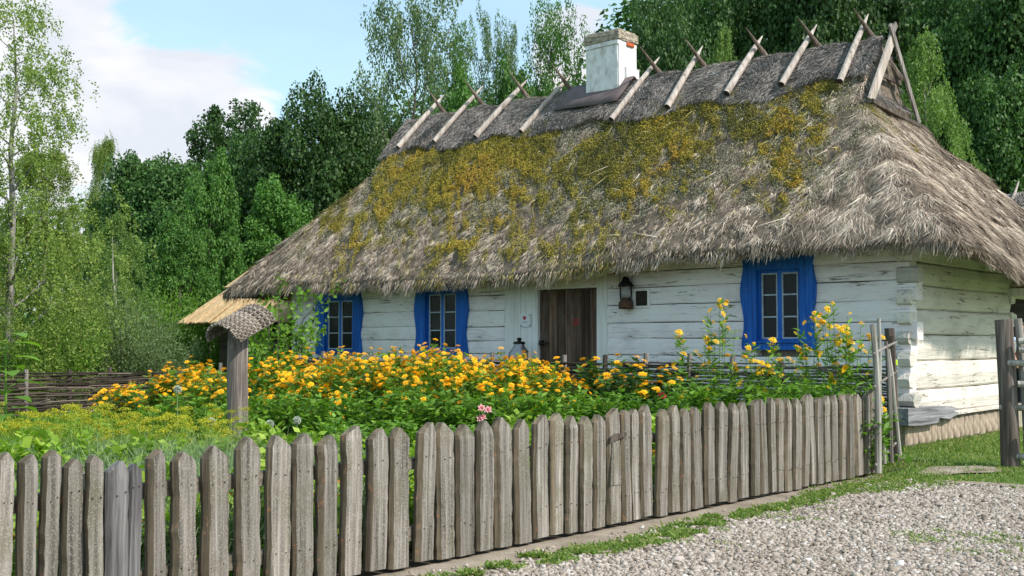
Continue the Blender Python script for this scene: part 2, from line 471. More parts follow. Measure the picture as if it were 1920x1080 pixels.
M['hair'] = mat_plain('brown_hair', (0.05, 0.03, 0.02), 0.7, bstr=0)
M['wicker'] = mat_tint('grey_wicker', [(0, (0.07, 0.055, 0.045)), (0.5, (0.22, 0.18, 0.15)), (1, (0.44, 0.38, 0.33))], rough=0.85, objvary=0)
M['tape'] = mat_plain('lime_tape', (0.45, 0.60, 0.03), 0.5, bstr=0)

# glass: opaque, reflecting; darkness of the unlit room put into its base colour
m, t, b, out = newmat('window_glass')
b.inputs['Base Color'].default_value = (0.02, 0.022, 0.025, 1)
b.inputs['Roughness'].default_value = 0.06
b.inputs['Specular IOR Level'].default_value = 0.13
bump(t, b, noise(t, mapping(t, (1, 1, 1)), 6, 2), 0.12, 0.01)
M['glass'] = m
m, t, b, out = newmat('lantern_glass')
b.inputs['Base Color'].default_value = (0.6, 0.6, 0.6, 1)
b.inputs['Roughness'].default_value = 0.1
b.inputs['Transmission Weight'].default_value = 0.9
M['lglass'] = m

# ground materials
m, t, b, out = newmat('meadow_ground')
v = mapping(t, (1, 1, 1))
c = ramp(t, noise(t, v, 0.9, 6, .65), [(0.3, (0.045, 0.085, 0.018)), (0.5, (0.085, 0.15, 0.03)), (0.72, (0.20, 0.20, 0.085))])
t.links.new(c, b.inputs['Base Color']); b.inputs['Roughness'].default_value = .95
bump(t, b, noise(t, v, 30, 4), .6, .03)
M['meadow'] = m
m, t, b, out = newmat('gravel_bed')
v = mapping(t, (1, 1, 1))
vo = N(t, 'ShaderNodeTexVoronoi'); vo.inputs['Scale'].default_value = 42
t.links.new(v, vo.inputs[0])
bw = N(t, 'ShaderNodeRGBToBW'); t.links.new(vo.outputs['Color'], bw.inputs[0])
c = ramp(t, bw.outputs[0], [(0.15, (0.12, 0.10, 0.085)), (0.5, (0.33, 0.28, 0.25)), (0.85, (0.55, 0.50, 0.47))])
c = mixrgb(t, math_node(t, 'MULTIPLY', noise(t, v, 1.2, 4), .35), c, (0.22, 0.17, 0.11))
t.links.new(c, b.inputs['Base Color']); b.inputs['Roughness'].default_value = .9
bump(t, b, vo.outputs['Distance'], .8, .02)
M['gravel'] = m
m, t, b, out = newmat('trodden_earth')
v = mapping(t, (1, 1, 1))
c = ramp(t, noise(t, v, 3.5, 6, .65), [(0.3, (0.19, 0.15, 0.115)), (0.55, (0.32, 0.265, 0.21)), (0.75, (0.42, 0.36, 0.30))])
t.links.new(c, b.inputs['Base Color']); b.inputs['Roughness'].default_value = .95
bump(t, b, noise(t, v, 45, 5, .7), .7, .015)
M['earth'] = m


# ------------------------------------------------------------------ object helpers
def empty(name, loc, label, cat, group=None, rz=0.0):
    o = bpy.data.objects.new(name, None)
    col.objects.link(o)
    o.location = Vector([float(k) for k in loc])
    o.rotation_euler = (0, 0, rz)
    o.empty_display_size = 0.2
    o['label'] = label
    o['category'] = cat
    if group:
        o['group'] = group
    return o


def tag(o, label=None, cat=None, group=None, kind=None):
    for k, v in (('label', label), ('category', cat), ('group', group), ('kind', kind)):
        if v:
            o[k] = v
    return o


def wloc(o):
    p = Vector((0, 0, 0))
    while o is not None:
        p = p + o.location
        o = o.parent
    return p


def make_mesh(name, V, F, mats, tint=None, smooth=False, midx=None):
    me = bpy.data.meshes.new(name)
    V = np.asarray(V, np.float32)
    if isinstance(F, np.ndarray):
        nf, k = F.shape
        me.vertices.add(len(V)); me.vertices.foreach_set('co', V.ravel())
        me.loops.add(nf * k); me.loops.foreach_set('vertex_index', F.astype(np.int32).ravel())
        me.polygons.add(nf)
        me.polygons.foreach_set('loop_start', np.arange(0, nf * k, k, dtype=np.int32))
        me.polygons.foreach_set('loop_total', np.full(nf, k, np.int32))
        me.update(calc_edges=True)
    else:
        me.from_pydata(V.tolist(), [], F)
        me.update()
    if not isinstance(mats, (list, tuple)):
        mats = [mats]
    for mm in mats:
        me.materials.append(mm)
    if midx is not None:
        me.polygons.foreach_set('material_index', np.asarray(midx, np.int32))
    if smooth:
        me.polygons.foreach_set('use_smooth', np.ones(len(me.polygons), bool))
    if tint is not None:
        a = me.attributes.new('tint', 'FLOAT', 'POINT')
        a.data.foreach_set('value', np.asarray(tint, np.float32))
    return me


def obj(name, me, parent=None, loc=None, world=True):
    """links a mesh; vertices are world coordinates unless loc is given"""
    o = bpy.data.objects.new(name, me)
    col.objects.link(o)
    if loc is not None:
        o.location = Vector([float(k) for k in loc])
    if parent is not None:
        o.parent = parent
        if world:
            o.location = o.location - wloc(parent)
    return o


class MB:
    def __init__(self):
        self.V = []; self.F = []; self.T = []; self.MI = []

    def add(self, V, F, tint=0.5, mi=0):
        n = len(self.V)
        self.V += [tuple(map(float, v)) for v in V]
        self.F += [tuple(i + n for i in f) for f in F]
        self.T += [tint] * len(V)
        self.MI += [mi] * len(F)
        return self

    def box(self, lo, hi, tint=0.5, mi=0):
        (a, b_, c), (d, e, f) = lo, hi
        V = [(a, b_, c), (d, b_, c), (d, e, c), (a, e, c), (a, b_, f), (d, b_, f), (d, e, f), (a, e, f)]
        return self.add(V, [(0, 3, 2, 1), (4, 5, 6, 7), (0, 1, 5, 4), (1, 2, 6, 5), (2, 3, 7, 6), (3, 0, 4, 7)], tint, mi)

    def tube(self, P, R, n=7, tint=0.5, mi=0, cap=True, mi_cap=None):
        P = [Vector([float(k) for k in p]) for p in P]
        if not isinstance(R, (list, tuple)):
            R = [R] * len(P)
        V = []
        up = Vector((0, 0, 1))
        d0 = (P[-1] - P[0]).normalized()
        if abs(d0.z) > .9:
            up = Vector((1, 0, 0))
        for i, p in enumerate(P):
            d = (P[min(i + 1, len(P) - 1)] - P[max(i - 1, 0)]).normalized()
            s = d.cross(up).normalized(); u = s.cross(d)
            for k in range(n):
                a = 2 * math.pi * k / n
                V.append(p + (s * math.cos(a) + u * math.sin(a)) * R[i])
        F = []
        for i in range(len(P) - 1):
            for k in range(n):
                F.append((i * n + k, i * n + (k + 1) % n, (i + 1) * n + (k + 1) % n, (i + 1) * n + k))
        self.add(V, F, tint, mi)
        if cap:
            b0 = len(self.V) - len(V)
            self.F.append(tuple(b0 + k for k in reversed(range(n)))); self.MI.append(mi if mi_cap is None else mi_cap)
            self.F.append(tuple(b0 + (len(P) - 1) * n + k for k in range(n))); self.MI.append(mi if mi_cap is None else mi_cap)
        return self

    def prism(self, poly, y0, y1, axis='y', tint=0.5, mi=0):
        """extrude a 2D outline: axis y -> poly is (x,z); axis x -> poly is (y,z); axis z -> (x,y)"""
        def p3(p, t_):
            return {'y': (p[0], t_, p[1]), 'x': (t_, p[0], p[1]), 'z': (p[0], p[1], t_)}[axis]
        n = len(poly)
        V = [p3(p, y0) for p in poly] + [p3(p, y1) for p in poly]
        F = [tuple(range(n)), tuple(range(2 * n - 1, n - 1, -1))]
        for i in range(n):
            F.append((i, (i + 1) % n + 0, (i + 1) % n + n, i + n)[::-1])
        return self.add(V, F, tint, mi)

    def mesh(self, name, mats, smooth=False, fix=True):
        me = make_mesh(name, self.V, self.F, mats, tint=self.T, smooth=smooth, midx=self.MI)
        if fix:
            import bmesh
            bm = bmesh.new(); bm.from_mesh(me)
            bmesh.ops.recalc_face_normals(bm, faces=bm.faces)
            bm.to_mesh(me); bm.free()
        return me

    def build(self, name, mats, parent=None, smooth=False, loc=None):
        me = self.mesh(name, mats, smooth)
        if loc is not None:      # give the part its own origin
            lv = Vector([float(k) for k in loc])
            me.transform(Matrix.Translation(-lv))
            return obj(name, me, parent, loc=lv)
        return obj(name, me, parent)


def norm(a):
    return a / np.maximum(np.linalg.norm(a, axis=1, keepdims=True), 1e-9)


def leaf_mesh(name, P, D, S, tint, mat, shape='diamond', bend=None):
    """P base, D length vector, S half-width vector; arrays (n,3)"""
    n = len(P)
    if shape == 'diamond':
        V = np.stack([P, P + D * .45 + S, P + D, P + D * .45 - S], 1).reshape(-1, 3)
        F = np.arange(n * 4).reshape(n, 4)
        return make_mesh(name, V, F, mat, tint=np.repeat(tint, 4))
    if shape == 'tri':
        V = np.stack([P - S, P + S, P + D], 1).reshape(-1, 3)
        F = np.arange(n * 3).reshape(n, 3)
        return make_mesh(name, V, F, mat, tint=np.repeat(tint, 3))
    if shape == 'strip':
        V = np.stack([P - S, P + S, P + D + S * .6, P + D - S * .6], 1).reshape(-1, 3)
        F = np.arange(n * 4).reshape(n, 4)
        return make_mesh(name, V, F, mat, tint=np.repeat(tint, 4))
    if shape == 'bent':      # two quads, drooping tip
        B = bend
        V = np.stack([P - S, P + S, P + D * .55 + S * .8, P + D * .55 - S * .8, P + D + B], 1).reshape(-1, 3)
        i = np.arange(n)[:, None] * 5
        q = np.concatenate([i + 0, i + 1, i + 2, i + 2, i + 3, i + 0, i + 3, i + 2, i + 4], 1).reshape(-1, 3)
        return make_mesh(name, V, q, mat, tint=np.repeat(tint, 5))


def rand_dirs(rs, n):
    v = rs.normal(size=(n, 3))
    return norm(v)


def perp(rs, D):
    r = rs.normal(size=D.shape)
    return norm(np.cross(D, r))


def copy_thing(o, loc, rz, sc3, label=None, parent=None):
    c = o.copy()
    col.objects.link(c)
    if parent is None:
        c.location = Vector([float(k) for k in loc]); c.rotation_euler = (0, 0, rz); c.scale = sc3
        if label:
            c['label'] = label
    else:
        c.parent = parent
    for ch in CH.get(o.name, ()):
        k = ch.copy(); col.objects.link(k); k.parent = c
        for g in CH.get(ch.name, ()):
            g2 = g.copy(); col.objects.link(g2); g2.parent = k
    return c


CH = {}


def remember(o):
    CH[o.name] = list(o.children)
    for c in o.children:
        if len(c.children):
            CH[c.name] = list(c.children)


# ------------------------------------------------------------------ terrain, gravel, paths
def terrain(x, y):
    x = np.asarray(x, float); y = np.asarray(y, float)
    d = -math.sin(TH) * x + math.cos(TH) * y
    l = math.cos(TH) * x + math.sin(TH) * y
    rise = sstep(34, 120, d) * (3.0 + 15 * sstep(-25, 30, l))
    return rise + 0.02 * (vnoise(x * .3, y * .3) - .5) * sstep(25, 40, d)


gx = np.concatenate([np.linspace(-700, -80, 14), np.linspace(-70, 40, 56), np.linspace(50, 400, 10)])
gy = np.concatenate([np.linspace(-300, -15, 8), np.linspace(-10, 130, 71), np.linspace(150, 900, 14)])
GX, GY = np.meshgrid(gx, gy)
GZ = terrain(GX, GY) - 0.012
ni, nj = GX.shape
idx = np.arange(ni * nj).reshape(ni, nj)
F = np.stack([idx[:-1, :-1], idx[:-1, 1:], idx[1:, 1:], idx[1:, :-1]], -1).reshape(-1, 4)
g = obj('ground', make_mesh('ground', np.stack([GX, GY, GZ], -1).reshape(-1, 3), F, M['meadow'], smooth=True))
tag(g, kind='structure')


def sheet(name, poly, z, mat):
    me = make_mesh(name, [(x, y, z) for x, y in poly], [tuple(range(len(poly)))], mat)
    return tag(obj(name, me), kind='structure')


sheet('garden_bed', [(-18.6, -3), (-4.86, -3), (-4.86, 12.5), (-18.6, 12.5)], -0.004, M['soil'])
edge = [(-4.42 + .06 * math.sin(i * 1.7) + .05 * math.sin(i * .6), -6 + i * .8) for i in range(20)]
edge = [p for p in edge if p[1] < 9.6]
sheet('gravel_path', edge + [(-4.15, 10.3), (-3.2, 10.75), (-1, 11.0), (14, 12.5), (14, -6)], 0.0, M['gravel'])
_er = [(-4.46 + .10 * math.sin(i * .9) + .07 * math.sin(i * 2.3 + 1), -3 + i * .25) for i in range(55)]
sheet('earth_strip', [(-4.92, -3)] + [p for p in _er if p[1] < 10.5] + [(-4.62, 10.9), (-4.92, 10.9)], -0.006, M['earth'])
sheet('trodden_path', [(-4.62, 10.64), (-3.3, 11.00), (0, 11.5), (0, 11.25), (-3.3, 10.78), (-4.55, 10.45)], 0.006, M['earth'])
rs = np.random.RandomState(3)
th_ = np.linspace(0, 2 * math.pi, 22)[:-1]
sheet('worn_patch', [(-4.35 + (.33 + .10 * math.sin(3 * a)) * math.cos(a) + .12 * math.sin(a), 11.75 + (.55 + .15 * math.sin(4 * a + 1)) * math.sin(a)) for a in th_], 0.004, M['earth'])

# pebbles
rs = np.random.RandomState(11)


def gravel(n, xr, yr, smin, smax, name):
    phi = (1 + 5 ** .5) / 2
    ico = np.array([(-1, phi, 0), (1, phi, 0), (-1, -phi, 0), (1, -phi, 0), (0, -1, phi), (0, 1, phi), (0, -1, -phi), (0, 1, -phi), (phi, 0, -1), (phi, 0, 1), (-phi, 0, -1), (-phi, 0, 1)]) / 1.9
    fc = np.array([(0, 11, 5), (0, 5, 1), (0, 1, 7), (0, 7, 10), (0, 10, 11), (1, 5, 9), (5, 11, 4), (11, 10, 2), (10, 7, 6), (7, 1, 8), (3, 9, 4), (3, 4, 2), (3, 2, 6), (3, 6, 8), (3, 8, 9), (4, 9, 5), (2, 4, 11), (6, 2, 10), (8, 6, 7), (9, 8, 1)])
    cen = ico[fc].mean(1); fc = fc[cen[:, 2] > -.30]
    x = rs.uniform(xr[0], xr[1], n); y = rs.uniform(yr[0], yr[1], n)
    edge_x = -4.44 + .10 * (vnoise(y * 2.2, y * 0) - .5) * 2 + 0.03 * rs.normal(size=n)
    keep = ((x > edge_x) | ((x > -4.85) & (rs.rand(n) < .05))) & (y < 10.35 + (x + 4.4) * .34 + .15 * rs.normal(size=n)) & (x < -.31 * y + 1.6)
    dens = fbm(x * 1.1, y * 1.1, 3.3, 3)
    keep &= rs.rand(n) < np.clip(1.2 - 1.6 * np.maximum(dens - .50, 0) * 5, .25, 1)
    x = x[keep]; y = y[keep]; n = len(x)
    s = rs.uniform(smin, smax, n) * np.exp(rs.normal(size=n) * .28)
    a = rs.rand(n) * 6.28
    sx = s * rs.uniform(.8, 1.4, n); sy = s * rs.uniform(.6, 1.0, n); sz = s * rs.uniform(.4, .75, n)
    v = ico[None] * (1 + rs.uniform(-.22, .22, (n, 12, 1)))
    vx = v[..., 0] * sx[:, None]; vy = v[..., 1] * sy[:, None]; vz = v[..., 2] * sz[:, None] + vx * rs.uniform(-.4, .4, (n, 1))
    X = vx * np.cos(a)[:, None] - vy * np.sin(a)[:, None] + x[:, None]
    Y = vx * np.sin(a)[:, None] + vy * np.cos(a)[:, None] + y[:, None]
    Z = vz + (sz * .35)[:, None]
    V = np.stack([X, Y, Z], -1).reshape(-1, 3)
    F = (fc[None] + (np.arange(n) * 12)[:, None, None]).reshape(-1, 3)
    tn = np.clip(rs.normal(.50, .20, n) - .2 * (fbm(x * 1.5, y * 1.5, 9, 3) - .4), 0, 1)
    print('pebbles', n)
    o = obj(name, make_mesh(name, V, F, M['pebble'], tint=np.repeat(tn, 12)))
    tag(o, 'loose pale pink and grey gravel covering the forecourt', 'gravel', kind='stuff')


gravel(100000, (-4.7, .3), (3.8, 11.3), .0085, .015, 'gravel')

# grass blades
rs = np.random.RandomState(5)


def grass_patch(P, h, name, label, tw=.004, lean=.45, cat='grass', mat='grass', tlo=.1, thi=1.0):
    n = len(P)
    D = np.stack([rs.normal(size=n) * lean, rs.normal(size=n) * lean, np.ones(n)], 1)
    D = norm(D) * h[:, None]
    S = perp(rs, D) * (tw * rs.uniform(.7, 1.4, n))[:, None]
    B = np.stack([rs.normal(size=n), rs.normal(size=n), -np.abs(rs.normal(size=n)) * .6], 1) * (h * .22)[:, None]
    me = leaf_mesh(name, P, D, S, rs.uniform(tlo, thi, n) ** 1.0, M[mat], 'bent', B)
    return tag(obj(name, me), label, cat, kind='stuff')


n = 120000
x = rs.uniform(-6.2, -1.5, n); y = rs.uniform(10.2, 20.5, n)
dpath = np.abs((y - 10.56) - (x + 4.6) * .27)
keep = (x < -.31 * y + 1.5) & (x > -5.75) & ((y > 10.66 + (x + 4.6) * .27) | ((x < -4.2) & (y > 10.2) & (rs.rand(n) < .7)))
worn = ((x + 4.35) / .36) ** 2 + ((y - 11.75) / .58) ** 2
keep &= (worn > 1) | (rs.rand(n) < .12)
keep &= ~((dpath < .13) & (rs.rand(n) < .93))
keep &= fbm(x * 1.5, y * 1.5, 0, 2) + rs.rand(n) * .3 > .52
keep &= rs.rand(n) < np.where(y > 15, .6, 1)
x = x[keep]; y = y[keep]
P = np.stack([x, y, np.zeros_like(x)], 1)
grass_patch(P, rs.uniform(.015, .045, len(x)) * (1 + .7 * sstep(12, 15, y)), 'yard_grass', 'short bright grass in the yard by the end wall', .0045)
# weedy verge between the earth strip and the gravel
n = 60000
y = rs.uniform(2.5, 10.9, n)
cx = -4.42 + .05 * np.sin(y * 1.3) + .05 * np.sin(y * 3.1 + 1)
x = cx + rs.normal(size=n) * (.04 + .04 * vnoise(y * 1.7, y * 0 + 4) + .10 * sstep(8.6, 10.4, y))
keep = (vnoise(x * 7, y * 7) + .5 * vnoise(x * 20, y * 20)) > .73 + .30 * (vnoise(y * .9, y * 0 + 9) - .3) - .35 * sstep(9, 10.3, y)
x = x[keep]; y = y[keep]
P = np.stack([x, y, np.zeros_like(x)], 1)
grass_patch(P, rs.uniform(.018, .045, len(x)) * (.7 + .8 * vnoise(x * 5, y * 5)) * (1 - .4 * sstep(9, 10.2, y)), 'verge_weeds', 'low green weeds between the fence and the gravel', .007, .9, 'weeds')
# scattered weeds in the gravel
n = 60000
x = rs.uniform(-4.4, 0, n); y = rs.uniform(3.6, 11.2, n)
keep = (fbm(x * 1.1, y * 1.1, 3.3, 3) > .52) & (vnoise(x * 9, y * 9) > .55) & (x < -.31 * y + 1.5)
x = x[keep]; y = y[keep]
P = np.stack([x, y, np.zeros_like(x)], 1)
grass_patch(P, rs.uniform(.015, .04, len(x)), 'gravel_weeds', 'thin weeds growing up through the gravel', .004, .8, 'weeds', tlo=.2)

# ------------------------------------------------------------------ THE COTTAGE
rnd = random.Random(4)
house = empty('thatched_cottage', (-12.0, 16.4, 0), 'whitewashed log cottage with mossy thatched roof and blue window surrounds', 'cottage')
YW, XE, XW = 13.9, -5.77, -18.42


def log_mesh(L, z0, z1, mat, seed, axis='x', depth=.20, proud=0.0, bulge=0.0):
    """hewn log from 0..L along axis, face at 0 looking outwards, uneven edges"""
    r = np.random.RandomState(seed)
    n = max(3, int(L / .22))
    xs = np.linspace(0, L, n)
    top = z1 - .004 + .010 * (fbm(xs * .9 + seed * 3.1, xs * 0 + seed, 0, 3) - .5) * 2
    bot = z0 + .004 + .010 * (fbm(xs * .9 + seed * 5.3, xs * 0 + seed + 7, 0, 3) - .5) * 2
    h = z1 - z0
    V = []
    for x, a, b_ in zip(xs, bot, top):
        f = proud + .02 * (vnoise(np.array(x * 1.3 + seed), np.array(seed * 1.7)) - .5)
        prof = [(depth, b_), (-f + .011 + bulge, b_), (-f + .003 + bulge * .3, b_ - h * .07), (-f - .004 - bulge * .4, (a + b_) / 2), (-f + .003 + bulge * .3, a + h * .07), (-f + .011 + bulge, a), (depth, a)]
        for (q, z) in prof:
            V.append((x, q, z) if axis == 'x' else (-q, x, z))
    k = 7
    F = []
    for i in range(n - 1):
        for j in range(k - 1):
            F.append((i * k + j, i * k + j + 1, (i + 1) * k + j + 1, (i + 1) * k + j))
    F.append(tuple(range(k))[::-1]); F.append(tuple((n - 1) * k + j for j in range(k)))
    mb = MB(); mb.add(V, F)
    return mb.mesh('wall_log', mat, smooth=False)


def add_log(x0, x1, z0, z1, seed, proud=0.0):
    me = log_mesh(x1 - x0, z0, z1, M['white_front'], seed, 'x', proud=proud)
    return obj('wall_log', me, house, loc=(x0, YW, 0))


seed = 1
lowc = [.33, .60, .87, 1.13]
upc = [1.13, 1.36, 1.60, 1.87, 2.13, 2.37, 2.62]
for z0, z1 in zip(lowc[:-1], lowc[1:]):
    add_log(XW, -12.63, z0, z1, seed); seed += 1
    add_log(-10.50, XE + .02 + rnd.uniform(0, .05), z0, z1, seed); seed += 1
segs = [(XW, -17.42), (-16.44, -14.6), (-13.66, -12.63), (-10.50, -7.92), (-7.2, XE + .03)]
for i, (z0, z1) in enumerate(zip(upc[:-1], upc[1:])):
    for k, (a, b_) in enumerate(segs):
        dz = [0, .012, -.01, .02, -.015][k]
        e = (.10 if i in (1, 3, 5) else .02) if k == 4 else 0
        zz0 = z0 + (dz if i else 0); zz1 = z1 + dz
        add_log(a, b_ + e, zz0, zz1, seed, proud=rnd.uniform(-.006, .008)); seed += 1
# end wall logs
ec = [.40, .71, 1.08, 1.42, 1.75, 2.06, 2.36, 2.62]
for i, (z0, z1) in enumerate(zip(ec[:-1], ec[1:])):
    y0 = YW + [.12, .02, .05, .12, .02, .10, .02][i]
    me = log_mesh(17.72 + [.05, 0, .06, .0, .05, .1, .0][i] - y0, z0, z1, M['white_end'], 100 + i, 'y', proud=rnd.uniform(-.015, .015), bulge=.022)
    obj('wall_log', me, house, loc=(XE, y0, 0))
# log ends poking out at the notched corner, half a course above the front logs
for i, (z0, z1, e, wd) in enumerate([(.50, .68, .07, .16), (.76, .93, .03, .18), (1.02, 1.22, .07, .14), (1.30, 1.46, .02, .20), (1.55, 1.72, .08, .15), (1.80, 2.0, .05, .17), (2.07, 2.27, .14, .15), (2.34, 2.5, .10, .2)]):
    r = random.Random(i + 40)
    q_ = lambda k_=.014: r.uniform(-k_, k_)
    poly = [(YW - .055 + q_(), z0 + .015 + q_()), (YW - .075 + q_(), (z0 + z1) / 2 + q_()), (YW - .05 + q_(), z1 - .015 + q_()), (YW - .01 + q_(), z1 + q_()), (YW + wd * .6, z1 + q_(.02)), (YW + wd + q_(), z1 - .04 + q_(.02)), (YW + wd - .01 + q_(), (z0 + z1) / 2), (YW + wd - .04 + q_(), z0 + .04 + q_(.02)), (YW + wd * .5, z0 + q_()), (YW, z0 + q_())]
    e += r.uniform(-.02, .035)
    MB().prism(poly, XE - .10, XE + e, 'x').build('log_end', M['white_end'] if i % 3 else M['greyend'], house)
# front-facing log ends of the end wall (at the far corner too)
for i, (z0, z1) in enumerate([(1.55, 1.78), (1.90, 2.1), (1.15, 1.38)]):
    MB().prism([(17.70, z0), (17.92 - .04 * i, z0 + .02), (17.95 - .04 * i, z1 - .04), (17.72, z1)], XE - .16, XE + .045, 'x').build('log_end', M['white_end'], house)
# core and back walls
MB().box((XW + .05, YW + .17, .3), (XE - .18, 17.70, 2.9)).build('wall_core', M['chink'], house)
MB().box((XW + .05, 17.70, .3), (XE - 2.4, 19.1, 2.9)).build('rear_wall', M['barnlog'], house)
MB().box((XE - .2, 17.7, 2.02), (XE + .25, 19.3, 2.14)).build('wall_plate', M['white_board'], house)
# foundation
MB().box((XW, YW + .05, -.05), (XE - .05, 19.1, .345)).build('foundation', M['mortar'], house)
y = 13.86
k = 0
stone_me = []
for s_ in range(6):
    r = random.Random(s_ + 9)
    mb = MB()
    w_, h_, d_ = .2, .33, .12
    poly = [(-w_ / 2, -h_ / 2 + .03), (-w_ / 2 + .03, -h_ / 2), (w_ / 2 - .03, -h_ / 2), (w_ / 2, -h_ / 2 + .04), (w_ / 2, h_ / 2 - .04), (w_ / 2 - .04, h_ / 2), (-w_ / 2 + .03, h_ / 2), (-w_ / 2, h_ / 2 - .03)]
    poly = [(a + r.uniform(-.012, .012), b_ + r.uniform(-.012, .012)) for a, b_ in poly]
    mb.prism(poly, -d_, 0, 'x')
    nf = len(mb.V)
    inner = [(r.uniform(.012, .03), a * .8, b_ * .85) for a, b_ in poly]
    mb.V += inner
    mb.T += [.5] * 8
    mb.F = [f for f in mb.F if set(f) != set(range(8, 16))]
    mb.MI = [0] * len(mb.F)
    for j in range(8):
        mb.F.append((8 + j, 8 + (j + 1) % 8, 16 + (j + 1) % 8, 16 + j)); mb.MI.append(0)
    mb.F.append(tuple(range(16, 24))); mb.MI.append(0)
    stone_me.append(mb.mesh('foundation_stone', M['stone']))
while y < 17.6:
    wd = rnd.uniform(.12, .26)
    o = obj('foundation_stone', stone_me[k % 6], house, loc=(XE - .03, y + wd / 2, .165 + rnd.uniform(-.01, .01)))
    o.scale = (1, wd / .2 * .96, rnd.uniform(.95, 1.04))
    y += wd; k += 1
x = XE - .12
while x > -8.5:
    wd = rnd.uniform(.14, .26)
    o = obj('foundation_stone', stone_me[k % 6], house, loc=(x - wd / 2, YW + .03, .165))
    o.rotation_euler = (0, 0, -math.pi / 2); o.scale = (1, wd / .2 * .96, 1)
    x -= wd; k += 1
# rotten grey sill log at the corner
poly = [(13.66, .29), (14.05, .27), (14.4, .275), (14.62, .28), (14.66, .34), (15.0, .31), (15.22, .34), (15.36, .375), (15.20, .40), (15.0, .385), (15.34, .43), (15.1, .47), (14.6, .49), (14.2, .51), (13.66, .50)]
MB().prism(poly, XE - .1, XE + .10, 'x').build('rotten_sill_log', M['greywood_x'], house)
# plinth board on the end wall above the stones
MB().prism([(14.9, .34), (17.6, .36), (17.6, .405), (14.9, .395)], XE - .02, XE + .045, 'x').build('sill_board', M['white_end'], house)


# --- windows
def window(x0, x1, z0, z1, g0, g1, gz0, gz1):
    """x0..x1,z0..z1 blue surround; g0..g1,gz0..gz1 the sash opening"""
    wn = obj('window', MB().box((g0 - .05, YW + .02, gz0 - .05), (g1 + .05, YW + .06, gz0), 0).box((g0 - .05, YW + .02, gz1), (g1 + .05, YW + .06, gz1 + .05)).box((g0 - .05, YW + .021, gz0), (g0, YW + .06, gz1)).box((g1, YW + .021, gz0), (g1 + .05, YW + .06, gz1)).box(((g0 + g1) / 2 - .032, YW + .012, gz0), ((g0 + g1) / 2 + .032, YW + .055, gz1)).mesh('window', M['blue']), house)
    H_ = z1 - z0
    for sgn, xo, xi in ((-1, x0, g0 - .05), (1, x1, g1 + .05)):
        prof = []
        for i in range(25):
            u = i / 24
            wv = .028 * math.cos(u * 2 * math.pi * 1.5 + .4) + (.02 if u > .93 else 0) - (.03 * (1 - u / .06) if u < .06 else 0)
            prof.append((xo + sgn * (wv - .022), z0 + u * H_))
        poly = prof + [(xi, z1), (xi, z0)]
        if sgn > 0:
            poly = poly[::-1]
        MB().prism(poly, YW - .045, YW + .03, 'y').build('casing_board', M['blue'], wn)
    xa, xb = g0 - .048, g1 + .048
    MB().box((xa, YW - .040, gz1 + .04), (xb, YW + .03, z1)).build('head_board', M['blue'], wn)
    lowp = [(xa, z0), (xb, z0), (xb, gz0 - .035), ((xa + xb) / 2 + .1, gz0 - .03), ((xa + xb) / 2, gz0 - .02), ((xa + xb) / 2 - .1, gz0 - .03), (xa, gz0 - .035)]
    MB().prism(lowp, YW - .040, YW + .03, 'y').build('sill_board', M['blue'], wn)
    MB().box((xa - .06, YW - .07, gz0 - .055), (xb + .06, YW - .03, gz0 - .03)).build('window_sill', M['blue'], wn)
    # two casements, three panes each
    midx_ = (g0 + g1) / 2
    for a, b_ in ((g0 + .004, midx_ - .034), (midx_ + .034, g1 - .004)):
        fr = MB()
        zs = [gz0 + (gz1 - gz0) * i / 3 for i in range(4)]
        fr.box((a, YW + .012, gz0 + .002), (a + .018, YW + .05, gz1 - .002)).box((b_ - .018, YW + .012, gz0 + .002), (b_, YW + .05, gz1 - .002))
        for i, z in enumerate(zs):
            zz = min(max(z, gz0 + .012), gz1 - .012)
            fr.box((a + .018, YW + .014, zz - .010), (b_ - .018, YW + .05, zz + .010))
        fr.build('sash_frame', M['sash_edge'], wn)
        for i in range(3):
            zz0, zz1 = zs[i] + .01, zs[i + 1] - .01
            tl = rnd.uniform(-.006, .006)
            mb = MB(); mb.add([(a + .018, YW + .036 + tl, zz0), (b_ - .018, YW + .036 - tl, zz0), (b_ - .018, YW + .036 - tl, zz1), (a + .018, YW + .036 + tl, zz1)], [(0, 1, 2, 3)])
            mb.build('pane', M['glass'], wn)
    return wn


tag(window(-17.63, -16.25, 1.10, 2.40, -17.30, -16.56, 1.20, 2.13), 'leftmost blue window half behind the flowers')
tag(window(-14.80, -13.47, 1.10, 2.40, -14.47, -13.79, 1.22, 2.18), 'blue window left of the door')
tag(window(-8.13, -6.99, 1.22, 2.50, -7.83, -7.27, 1.37, 2.28), 'blue window right of the lantern')

# --- door, portal boards
dr = empty('door', (-11.27, YW, .35), 'x', 'x')
dr.parent = house; dr.location = dr.location - house.location
for k_ in ('label', 'category'):
    del dr[k_]
dx = [-11.88, -11.70, -11.52, -11.36, -11.17, -11.02, -10.86, -10.69]
for i in range(7):
    dd = rnd.uniform(-.006, .006)
    MB().box((dx[i] + .003, YW + .03 + dd, .40), (dx[i + 1] - .003, YW + .07, 2.17 - .01)).build('door_board', M['door'], dr, loc=(dx[i], YW, .4))
MB().box((-11.86, YW - .02, 1.28), (-11.80, YW + .03, 1.36)).box((-11.84, YW - .05, 1.30), (-11.66, YW - .02, 1.325)).build('door_latch', M['iron'], dr)
